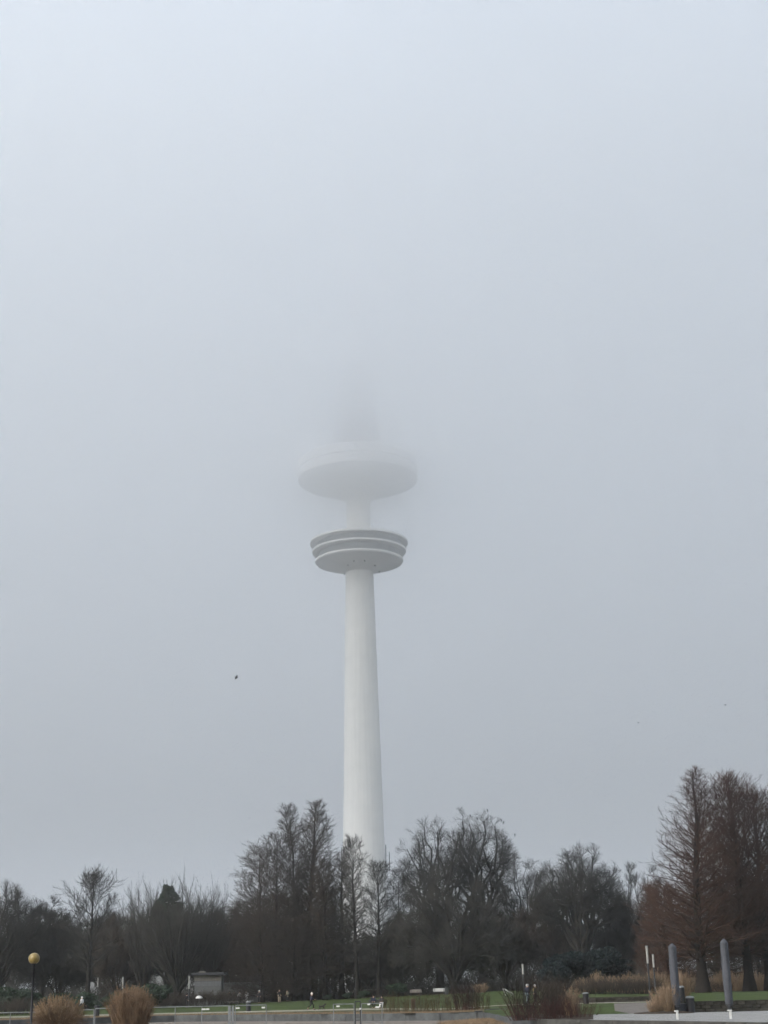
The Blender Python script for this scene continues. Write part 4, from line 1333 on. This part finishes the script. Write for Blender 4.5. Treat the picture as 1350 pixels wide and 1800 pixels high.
# small white parasol over the perennial bed
b = P(350, 196)
o = empty('parasol', b, 0, 'small white domed parasol standing in the rusty bed', 'parasol')
zt = top_z(350, 1750, 196) - b.z
MB().lathe([(.46, zt - .34), (.40, zt - .2), (.27, zt - .08), (.02, zt)], 20, caps=False).build('canopy', M_whitepaint, o, smooth_=True)
MB().tube([(0, 0, 0), (0, 0, zt - .03)], .02).build('pole', M_steel, o)
MB().lathe([(.2, 0), (.2, .06), (.05, .1)], 14).build('base', M_darkconc, o)

# railings on the near bank
def railing(label, pxa, pxb, D, h=1.1, nb=0, z=0.0):
    xa, xb = ux(pxa) * D, ux(pxb) * D
    L = xb - xa
    o = empty('railing', ((xa + xb) / 2, D, z), 0, label, 'railing', 'galvanised railing panels on the near bank')
    MB().tube([(-L / 2, 0, h), (L / 2, 0, h)], .024, 8).build('top_rail', M_steel, o)
    MB().tube([(-L / 2, 0, .18), (L / 2, 0, .18)], .018, 6).build('bottom_rail', M_steel, o)
    n = max(1, int(round(L / 1.3)))
    for k in range(n + 1):
        x = -L / 2 + L * k / n
        MB().tube([(x, 0, -.1), (x, 0, h)], .022, 8).build('post', M_steel, o)
    for k in range(nb):
        x = -L / 2 + L * (k + .5) / nb
        MB().tube([(x, 0, .18), (x, 0, h)], .007, 4).build('bar', M_steel, o)
    return o
RD = 79.3
railing('railing panel at the left edge behind the lamp', -70, 64, RD, 1.02)
railing('railing panel between the two grass clumps', 66, 166, RD, 1.07)
railing('long railing panel right of the taller grass clump', 168, 402, RD, 1.12)
railing('short railing panel right of the grey gate posts', 414, 468, RD, 1.12)
railing('railing panel left of the narrow gate', 586, 622, RD, 1.08)
railing('railing panel right of the narrow gate', 635, 671, RD, 1.08)
b = P(407, RD)
o = empty('gate_post', (b.x, b.y, 0), 0, 'pair of wide grey gate posts at the end of the long railing', 'post')
MB().box((-.075, 0, .54), (.11, .06, 1.18), bev=.01).build('post', M_steel, o)
MB().box((.075, 0, .54), (.11, .06, 1.18), bev=.01).build('post', M_steel, o)
MB().box((0, 0, .9), (.05, .04, .1)).build('hinge', M_darksteel, o)
b = P(628.5, RD)
o = empty('narrow_gate', (b.x, b.y, 0), 0, 'narrow dark-framed gate between two railing panels', 'gate')
for s in (-1, 1):
    MB().tube([(s * .13, 0, -.05), (s * .13, 0, 1.2)], .028, 8).build('post', M_darksteel, o)
MB().tube([(-.15, 0, 1.2), (.15, 0, 1.2)], .03, 8).build('lintel', M_darksteel, o)
for z in (.35, .75):
    MB().tube([(-.13, 0, z), (.13, 0, z)], .015, 6).build('cross_bar', M_steel, o)
for k, (px, z, lb) in enumerate(((358.5, .98, 'on the long railing, left of a pair'), (365.5, .98, 'on the long railing, right of a pair'), (418, 1.0, 'beside the grey gate posts'), (463, 1.0, 'at the right end of the short railing'),
                                (594, .98, 'on the railing left of the narrow gate'), (633, .84, 'on the narrow gate'), (648, 1.04, 'on the left of the railing by the seated couple'), (663, .9, 'on the right of the railing by the seated couple'))):
    b = P(px, RD)
    w = (.2, .16, .2, .17, .16, .1, .14, .2)[k]
    o = empty('notice_card', (b.x, RD - .035, z), 0, 'small white card fixed ' + lb, 'sign', 'small white cards on the railings')
    MB().box((0, 0, 0), (w, .008, .075)).build('card', M_whitepaint, o)
    MB().box((0, .012, 0), (w * .7, .014, .02)).build('clip', M_steel, o)

# ------------------------------------------------------------------ buildings
def building_at(name, label, px, D, cat='building'):
    b = P(px, D)
    return empty(name, b, 0, label, cat), b

# kiosk
D = 214
o, b = building_at('kiosk', 'low park kiosk with beige fascia and dark flat roof under the trees', 365, D)
W_ = wid(48, D)
ztop, zf0, zp0 = hgt(365, 1709, D), hgt(365, 1724, D), hgt(365, 1733, D)
MB().box((0, 1.5, (ztop - .5) / 2), (W_ * .98, 3.0, ztop - .5)).build('wall', M_wallgrey, o)
for k in range(4):
    MB().box((-W_ / 2 + W_ * (k + .5) / 4, -.06, (zf0 + ztop - .45) / 2), (W_ / 4 - .04, .08, ztop - .45 - zf0), bev=.01).build('fascia_panel', M_beige, o)
    MB().box((-W_ / 2 + W_ * (k + .5) / 4, -.04, (zp0 + zf0 - .1) / 2), (W_ / 4 - .05, .06, zf0 - .1 - zp0), bev=.01).build('shutter_panel', M_greypanel, o)
rf = MB().box((0, 1.3, ztop - .22), (W_ + .8, 4.0, .35), bev=.03).build('roof', M_roofdark, o)
MB().box((-.9, 1.2, ztop + .06), (.8, .8, .2), bev=.03).build('roof_light', M_beige, rf)
# low grey wall right of kiosk
D = 240
b = P(428, D)
o = empty('garden_wall', b, 0, 'low pale grey garden wall right of the kiosk', 'wall')
W_ = wid(70, D)
H_ = hgt(428, 1728, D)
for k in range(4):
    MB().box((-W_ / 2 + W_ * (k + .5) / 4, 0, H_ / 2), (W_ / 4 - .03, .3, H_), bev=.02).build('panel', M_wallgrey, o)
MB().box((0, 0, H_ + .05), (W_ + .1, .42, .1), bev=.02).build('coping', M_greypanel, o)
# glazed pavilion behind the kiosk
D = 268
o, b = building_at('pavilion', 'glazed pavilion with white mullions behind the kiosk', 380, D)
W_, H_ = wid(70, D), hgt(380, 1688, D)
MB().box((0, 2.5, H_ / 2), (W_, 5, H_)).build('wall', M_wallgrey, o)
rf = MB().box((0, 2.2, H_ + .12), (W_ + .8, 6.2, .3), bev=.03).build('roof', M_roofdark, o)
for r in range(2):
    for k in range(6):
        w = MB().box((-W_ / 2 + W_ * (k + .5) / 6, -.05, H_ * (.28 + .44 * r)), (W_ / 6 - .12, .06, H_ * .38)).build('window', M_pane, o)
        MB().box((-W_ / 2 + W_ * (k + .5) / 6 + (W_ / 6) / 2 - .03, -.1, H_ * (.28 + .44 * r)), (.1, .08, H_ * .4)).build('mullion', M_whitepaint, w)
# flat-roofed building seen behind the central trunks
D = 300
o, b = building_at('flat_roof_building', 'dark low building with white roof edge behind the central trunks', 662, D)
W_, H_ = wid(74, D), hgt(645, 1708, D)
MB().box((0, 4, H_ / 2), (W_, 8, H_)).build('wall', M_wallgrey, o)
MB().box((0, 3.8, H_ + .22), (W_ + .6, 8.8, .5), bev=.03).build('roof', M_roofpale, o)
for k in range(7):
    w = MB().box((-W_ / 2 + W_ * (k + .5) / 7, -.04, H_ * .55), (W_ / 7 - .25, .06, H_ * .55)).build('window', M_pane, o)
    MB().box((-W_ / 2 + W_ * (k + .5) / 7, -.08, H_ * .27), (W_ / 7 - .2, .12, .08)).build('sill', M_roofpale, w)
M_hall = mat('hazed_hall_cladding', (.36, .37, .37), .7, col2=(.3, .31, .31), scale=.2)  # wall colour paled so that haze is already painted into it
# exhibition hall with long curved roof
D = 395
o, b = building_at('exhibition_hall', 'long exhibition hall with shallow curved pale roof far behind the left trees', 300, D)
W_ = wid(330, D)
H_ = hgt(420, 1624, D)
hs = hgt(420, 1609, D)
MB().box((0, 20, H_ / 2), (W_, 38, H_)).build('wall', M_hall, o)
vs_, fs_ = [], []
n = 30
for i in range(n + 1):
    x = -W_ / 2 - 1 + (W_ + 2) * i / n
    z = H_ + (hs - H_) * (1 - ((i / n - .5) * 2) ** 2 * .55) + .05
    for y, dz in ((-.15, 0), (-.15, .55), (41, .55), (41, 0)):
        vs_.append((x, y, z + dz))
for i in range(n):
    for k in range(4):
        fs_.append((i * 4 + k, (i + 1) * 4 + k, (i + 1) * 4 + (k + 1) % 4, i * 4 + (k + 1) % 4))
fs_ += [(0, 1, 2, 3), tuple(n * 4 + k for k in (3, 2, 1, 0))]
MB().add(vs_, fs_).build('roof', M_roofpale, o)
for k in range(20):
    x = -W_ / 2 + W_ * (k + .5) / 20
    w = MB().box((x, -.05, H_ * .62), (W_ / 20 - .5, .08, H_ * .34)).build('window', M_pane, o)
    MB().box((x + W_ / 40 - .12, -.12, H_ * .62), (.16, .1, H_ * .36)).build('mullion', M_roofpale, w)

# ------------------------------------------------------------------ people
def skin_mesh(name, verts, edges, radii, root=0, sub=1):
    me = bpy.data.meshes.new(name + '_cage')
    me.from_pydata(verts, edges, [])
    ob = bpy.data.objects.new(name + '_cage', me)
    COL.objects.link(ob)
    ob.modifiers.new('skin', 'SKIN').use_smooth_shade = True
    sv = me.skin_vertices
    if not sv:
        bpy.context.view_layer.objects.active = ob
        bpy.ops.mesh.customdata_skin_add()
        sv = me.skin_vertices
    for i, r in enumerate(radii):
        sv[0].data[i].radius = (r, r) if not hasattr(r, '__len__') else r
        sv[0].data[i].use_root = (i == root)
    s = ob.modifiers.new('sub', 'SUBSURF')
    s.levels = s.render_levels = sub
    dg = bpy.context.evaluated_depsgraph_get()
    new = bpy.data.meshes.new_from_object(ob.evaluated_get(dg))
    new.name = name
    bpy.data.objects.remove(ob)
    bpy.data.meshes.remove(me)
    return new

POSES = {
    'stand': dict(pel=(0, 0, .93), che=(.01, 0, 1.28), nec=(.015, 0, 1.45), hea=(.03, 0, 1.57), top=(.02, 0, 1.65),
                  sh=((0, .18, 1.39), (0, -.18, 1.39)), el=((-.05, .25, 1.13), (-.05, -.25, 1.13)), wr=((.1, .21, .95), (.1, -.21, .95)),
                  hi=((0, .09, .9), (0, -.09, .9)), kn=((.02, .1, .5), (.0, -.1, .5)), an=((-.01, .11, .08), (-.03, -.11, .08)), to=((.14, .13, .035), (.12, -.13, .035))),
    'walk': dict(pel=(0, 0, .92), che=(.04, 0, 1.27), nec=(.06, 0, 1.44), hea=(.09, 0, 1.56), top=(.085, 0, 1.64),
                 sh=((.03, .18, 1.38), (.03, -.18, 1.38)), el=((-.14, .23, 1.16), (.12, -.23, 1.13)), wr=((.08, .2, 1.0), (.34, -.15, 1.05)),
                 hi=((0, .09, .89), (0, -.09, .89)), kn=((.2, .09, .52), (-.03, -.09, .48)), an=((.26, .09, .1), (-.36, -.09, .2)), to=((.42, .1, .05), (-.26, -.1, .05))),
    'sit': dict(pel=(0, 0, .54), che=(-.02, 0, .9), nec=(.02, 0, 1.07), hea=(.06, 0, 1.19), top=(.05, 0, 1.27),
                sh=((-.01, .18, 1.01), (-.01, -.18, 1.01)), el=((.08, .25, .78), (.08, -.25, .78)), wr=((.3, .12, .68), (.3, -.12, .68)),
                hi=((.03, .1, .53), (.03, -.1, .53)), kn=((.45, .13, .52), (.47, -.11, .52)), an=((.42, .14, .09), (.5, -.1, .09)), to=((.58, .16, .04), (.66, -.12, .04))),
}

def person(label, loc, rz, pose, coat, trousers, hair, height=1.68, coat_long=0.0, hat=False, shoes=None, skin=M_skin, group=None, slim=1.0):
    p = POSES[pose]
    k = height / 1.7
    o = empty('person', loc, rz, label, 'person', group)
    o.scale = (k, k, k)
    # one continuous body
    V = [p['pel'], p['che'], p['nec'], p['hea'], p['top']]
    E = [(0, 1), (1, 2), (2, 3), (3, 4)]
    R = [.12, .13, .055, .095, .07]
    for s in (0, 1):
        n = len(V)
        V += [p['sh'][s], p['el'][s], p['wr'][s]]
        R += [.06, .043, .03]
        E += [(1, n), (n, n + 1), (n + 1, n + 2)]
        n = len(V)
        V += [p['hi'][s], p['kn'][s], p['an'][s], p['to'][s]]
        R += [.085, .055, .04, .032]
        E += [(0, n), (n, n + 1), (n + 1, n + 2), (n + 2, n + 3)]
    n = len(V)
    h = Vector(p['hea'])
    V.append(tuple(h + Vector((.115, 0, -.005)))); R.append(.018); E.append((3, n))          # nose
    me = skin_mesh('body', V, E, R)
    body = link('body', me, skin, o)
    # hands with fingers
    for s in (0, 1):
        w, e = Vector(p['wr'][s]), Vector(p['el'][s])
        d = (w - e).normalized()
        side = Vector((0, 1, 0)) if abs(d.y) < .8 else Vector((1, 0, 0))
        side = (side - d * side.dot(d)).normalized()
        m = MB().ell(w + d * .05, (.028, .042, .05), 8, 6, rot=d.to_track_quat('Z', 'Y').to_matrix())
        dn = d.cross(side)
        for f, (off, ln) in enumerate(((-.03, .055), (-.01, .07), (.01, .075), (.03, .06))):
            q = w + d * .085 + side * off
            m.tube([q, q + d * ln * .55, q + d * ln * .85 + dn * ln * .4], [.0095, .009, .007], 5)
        q = w + d * .04 + side * (-.035 if s else .035)
        m.tube([q, q + d * .04 + side * (-.03 if s else .03), q + d * .07 + side * (-.025 if s else .025)], [.012, .011, .008], 5)
        m.build('hand', skin, o, smooth_=True)
    # coat
    V = [p['pel'], p['che'], tuple(Vector(p['nec']) - Vector((0, 0, .03)))]
    E = [(0, 1), (1, 2)]
    R = [.165 * slim, .165 * slim, .085]
    for s in (0, 1):
        n = len(V)
        V += [p['sh'][s], p['el'][s], tuple(Vector(p['wr'][s]).lerp(Vector(p['el'][s]), .06))]
        R += [.085, .066, .05]
        E += [(1, n), (n, n + 1), (n + 1, n + 2)]
    if coat_long:
        n = len(V)
        V.append(tuple(Vector(p['pel']) - Vector((0, 0, coat_long)))); R.append(.18 * slim); E.append((0, n))
    link('coat', skin_mesh('coat', V, E, R), coat, o)
    # trousers
    V, E, R = [tuple(Vector(p['pel']) + Vector((0, 0, .02)))], [], [.135]
    for s in (0, 1):
        n = len(V)
        V += [p['hi'][s], p['kn'][s], tuple(Vector(p['an'][s]) + Vector((0, 0, .04)))]
        R += [.105, .075, .058]
        E += [(0, n), (n, n + 1), (n + 1, n + 2)]
    link('trousers', skin_mesh('trousers', V, E, R), trousers, o)
    for s in (0, 1):
        a_, t_ = Vector(p['an'][s]), Vector(p['to'][s])
        d = (t_ - a_)
        MB().ell(a_.lerp(t_, .5) - Vector((0, 0, .01)), (d.length * .72, .052, .05), 10, 6, rot=Matrix.Rotation(math.atan2(d.y, d.x), 3, 'Z')).build('shoe', shoes or M_black, o, smooth_=True)
    hc = Vector(p['hea']) + Vector((-.025, 0, .045))
    m = MB().ell(hc, (.118, .112, .115), 14, 10)
    if hat:
        m.ell(hc + Vector((-.01, 0, .13)), (.04, .04, .04), 10, 6)
        m.lathe([(.117, -.03), (.125, -.01), (.117, .02)], 14, c=tuple(hc), caps=False)
    m.build('hat' if hat else 'hair', hair, o, smooth_=True)
    return o

C_navy = paint('navy_fabric', (.012, .015, .032))
C_black = paint('black_fabric', (.010, .010, .012))
C_dark = paint('charcoal_fabric', (.022, .022, .026))
C_white = paint('white_fabric', (.66, .65, .66))
C_beige = paint('beige_fabric', (.32, .27, .20))
C_blue = paint('faded_denim', (.16, .21, .25))
C_whitehair = paint('white_hair', (.58, .58, .58))
C_brownhair = paint('dark_brown_hair', (.02, .014, .01))
C_pinkwhite = paint('cream_wool', (.70, .64, .60))
C_mustard = paint('mustard_scarf', (.30, .22, .06))

def pp(px, D, dz=0.0):
    return P(px, D, dz)
W = 'walkers and visitors in the park'
person('woman in white bobble hat and navy jacket walking a small dog', pp(547, 157, .012), 0.0, 'walk', C_navy, C_black, C_pinkwhite, 1.68, hat=True, group=W)
person('dark-clothed person standing alone at the lawn edge', pp(456, 212), -1.9, 'stand', C_dark, C_black, C_whitehair, 1.72, .25, group=W)
person('person in dark coat and beige trousers near the cypress trunks', pp(491, 214), -1.3, 'stand', C_black, C_beige, C_brownhair, 1.75, .05, group=W)
person('person in beige coat beside the one in beige trousers', pp(505, 222), 2.6, 'stand', C_beige, C_dark, C_brownhair, 1.65, .3, group=W)
cl = cb.location
person('seated person all in dark clothes, left on the couple bench', Vector((cl.x - .42, cl.y - .02, cl.z - .02)), -1.57, 'sit', C_navy, C_black, C_brownhair, 1.72, group=W)
person('seated person in white trousers, right on the couple bench', Vector((cl.x + .42, cl.y - .02, cl.z - .02)), -1.75, 'sit', C_dark, C_white, C_black, 1.66, group=W)
person('white-haired visitor in navy jacket and pale jeans behind the shrubs', pp(927, 136), .5, 'stand', C_navy, C_blue, C_whitehair, 1.74, group=W, shoes=C_white)
o = person('grey-haired visitor in dark coat beside the one in pale jeans', pp(941, 139), 2.9, 'stand', C_dark, C_black, C_whitehair, 1.7, .3, group=W)
MB().lathe([(.095, 1.36), (.115, 1.41), (.085, 1.47)], 12, caps=False).tube([(.13, .05, 1.38), (.19, .06, 1.1)], [.05, .045], 6).build('scarf', C_mustard, o, smooth_=True)
person('far dark figure left of the group by the grey garden wall', pp(403, 232), -1.2, 'stand', C_dark, C_black, C_brownhair, 1.7, .1, group=W)
person('far dark figure in the middle of the group by the grey garden wall', pp(412, 233), -2.0, 'stand', C_dark, C_dark, C_brownhair, 1.68, .2, group=W)
person('far figure with white jacket in the group by the grey garden wall', pp(421, 230), -1.4, 'stand', C_white, C_dark, C_brownhair, 1.66, group=W)
person('far figure all in white at the right of the garden wall group', pp(433.5, 231), -1.8, 'stand', C_white, C_white, C_brownhair, 1.74, .1, group=W)
person('dark figure left of the white parasol', pp(328, 194), .6, 'stand', C_black, C_black, C_brownhair, 1.7, group=W)
person('person in white jacket and dark trousers between the grass clumps', pp(144, 176), 2.8, 'stand', C_white, C_black, C_whitehair, 1.74, group=W)

def dog(loc, rz):
    o = empty('dog', loc, rz, 'small dark dog trotting ahead of the walking woman', 'dog')
    V = [(-.2, 0, .36), (-.02, 0, .35), (.17, 0, .36), (.27, 0, .46), (.34, 0, .55), (.45, 0, .52)]
    E = [(0, 1), (1, 2), (2, 3), (3, 4), (4, 5)]
    R = [.075, .075, .095, .055, .06, .026]
    for s in (-1, 1):
        n = len(V)      # hind leg: knee forward, hock back
        sw = .05 * s
        V += [(-.21, s * .06, .3), (-.15 + sw, s * .065, .21), (-.26 + sw, s * .065, .12), (-.25 + sw * 1.6, s * .065, .02), (-.2 + sw * 1.6, s * .065, .012)]
        R += [.06, .035, .02, .018, .016]
        E += [(0, n), (n, n + 1), (n + 1, n + 2), (n + 2, n + 3), (n + 3, n + 4)]
        n = len(V)
        V += [(.18, s * .06, .28), (.17 - sw, s * .06, .15), (.17 - sw * 1.8, s * .06, .02), (.21 - sw * 1.8, s * .06, .012)]
        R += [.045, .025, .018, .016]
        E += [(2, n), (n, n + 1), (n + 1, n + 2), (n + 2, n + 3)]
        n = len(V)
        V += [(.32, s * .05, .63), (.33, s * .06, .67)]
        R += [.022, .008]
        E += [(4, n), (n, n + 1)]
    n = len(V)
    V += [(-.31, 0, .44), (-.36, 0, .55)]
    R += [.022, .012]
    E += [(0, n), (n, n + 1)]
    link('body', skin_mesh('body', V, E, R), M_fur, o)
    MB().lathe([(.062, -.015), (.066, 0), (.062, .015)], 12, caps=False).build('collar', M_brownbin, o, (.24, 0, .44))
dog(pp(565.5, 157, .012), 0.05)

# ------------------------------------------------------------------ birds
def flying_bird(label, p, rz, roll, span=.85, m=M_feather):
    o = empty('flying_bird', p, rz, label, 'bird', 'birds in flight')
    o.rotation_euler = (roll, .15, rz)
    MB().ell((0, 0, 0), (.2, .065, .06), 12, 8, rot=Matrix.Identity(3)).ell((.2, 0, .02), (.06, .045, .045), 10, 6).build('body', m, o, smooth_=True)
    MB().tube([(.24, 0, .02), (.31, 0, .005)], [.02, .004], 5).build('beak', m, o)
    for s in (-1, 1):
        h = span / 2
        vs_ = []
        for (x0, x1, y, z) in ((-.1, .13, .04, .03), (-.12, .16, h * .4, .12), (-.12, .1, h * .75, .1), (-.1, -.02, h, .04)):
            vs_ += [(x0, s * y, z), (x1, s * y, z + .012), (x1, s * y, z - .004), (x0, s * y, z - .006)]
        fs_ = []
        for i in range(3):
            for q in range(4):
                fs_.append((i * 4 + q, (i + 1) * 4 + q, (i + 1) * 4 + (q + 1) % 4, i * 4 + (q + 1) % 4))
        fs_ += [(0, 1, 2, 3), (15, 14, 13, 12)]
        MB().add(vs_, fs_).build('wing', m, o)
    MB().add([(-.16, -.03, .01), (-.16, .03, .01), (-.36, .08, .0), (-.36, -.08, .0), (-.16, -.03, -.01), (-.16, .03, -.01), (-.36, .08, -.008), (-.36, -.08, -.008)],
             [(0, 1, 2, 3), (7, 6, 5, 4), (0, 4, 5, 1), (1, 5, 6, 2), (2, 6, 7, 3), (3, 7, 4, 0)]).build('tail', m, o)
flying_bird('dark crow flying left of the tower shaft', at(416, 1191, 190), .9, -1.0, .62)
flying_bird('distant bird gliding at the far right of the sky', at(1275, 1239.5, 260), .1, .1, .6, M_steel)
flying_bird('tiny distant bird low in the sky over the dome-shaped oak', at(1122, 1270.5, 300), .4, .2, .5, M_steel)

def perched(label, px, py, tree):
    c = [x for x in tree.children if x.name.startswith('crown')][0]
    n = len(c.data.vertices)
    co = np.zeros(n * 3, np.float32)
    c.data.vertices.foreach_get('co', co)
    co = co.reshape(-1, 3)
    a = tree.rotation_euler.z
    R_ = np.array([[math.cos(a), -math.sin(a), 0], [math.sin(a), math.cos(a), 0], [0, 0, 1]])
    wv = co @ R_.T + np.array(tree.location)
    t = np.array(at(px, py + 15, tree.location.y))
    d = (wv - t) * np.array([1, .25, 1])
    q = wv[np.argmin((d ** 2).sum(1))]
    o = empty('perched_bird', q, random.uniform(0, 6.28), label, 'bird', 'rooks sitting in the oak')
    MB().ell((0, 0, .17), (.1, .085, .19), 10, 8, rot=Matrix.Rotation(.35, 3, 'Y')).ell((.08, 0, .36), (.065, .055, .06), 10, 6).build('body', M_feather, o, smooth_=True)
    MB().tube([(.13, 0, .36), (.21, 0, .34)], [.022, .005], 5).build('beak', M_feather, o)
    MB().box((-.1, 0, .0), (.05, .08, .26), rot=Matrix.Rotation(.5, 3, 'Y')).build('tail', M_feather, o)
for k, (px, py, lb) in enumerate(((857, 1413, 'rook sitting on the very top of the big oak'), (829, 1421, 'rook left of the top of the big oak'), (839, 1423, 'rook second left of the oak top'), (881, 1430, 'rook on the right shoulder of the big oak'),
                                  (887, 1432, 'rook beside the one on the right shoulder'), (909, 1448, 'rook at the far right tip of the big oak'), (857, 1428, 'rook just below the top of the big oak'))):
    perched(lb, px, py, oak_birds)

# ------------------------------------------------------------------ air: thin haze everywhere and the low cloud the tower rises into
def volume_box(name, label, cat, x, y0, y1, z0, z1, dens, col, g):
    m = bpy.data.materials.new(name)
    m.use_nodes = True
    t = m.node_tree
    t.nodes.clear()
    out = t.nodes.new('ShaderNodeOutputMaterial')
    v = t.nodes.new('ShaderNodeVolumePrincipled')
    v.inputs['Density'].default_value = dens
    v.inputs['Color'].default_value = (*col, 1)
    v.inputs['Anisotropy'].default_value = g
    t.links.new(v.outputs[0], out.inputs['Volume'])
    o = MB().box((0, 0, 0), (2 * x, y1 - y0, z1 - z0)).build(name, m, None, (0, (y0 + y1) / 2, (z0 + z1) / 2))
    return tag(o, label, cat, kind='stuff')
HZ_G = .82
volume_box('haze', 'thin winter haze filling the park', 'haze', 9600, -9600, 9600, -1.6, 292, .00036, (.97, .985, 1), HZ_G)
volume_box('low_cloud', 'thin lower fringe of the low cloud around the tower pods', 'cloud', 4000, 120, 3000, 100, 212, .0035, (.996, .998, 1), HZ_G)
volume_box('low_cloud', 'thicker middle of the low cloud around the upper disc', 'cloud', 3990, 165, 2100, 121, 206, .008, (.996, .998, 1), HZ_G)
volume_box('low_cloud', 'dense heart of the low cloud swallowing the mast', 'cloud', 3980, 210, 1400, 134, 197, .017, (.996, .998, 1), HZ_G)
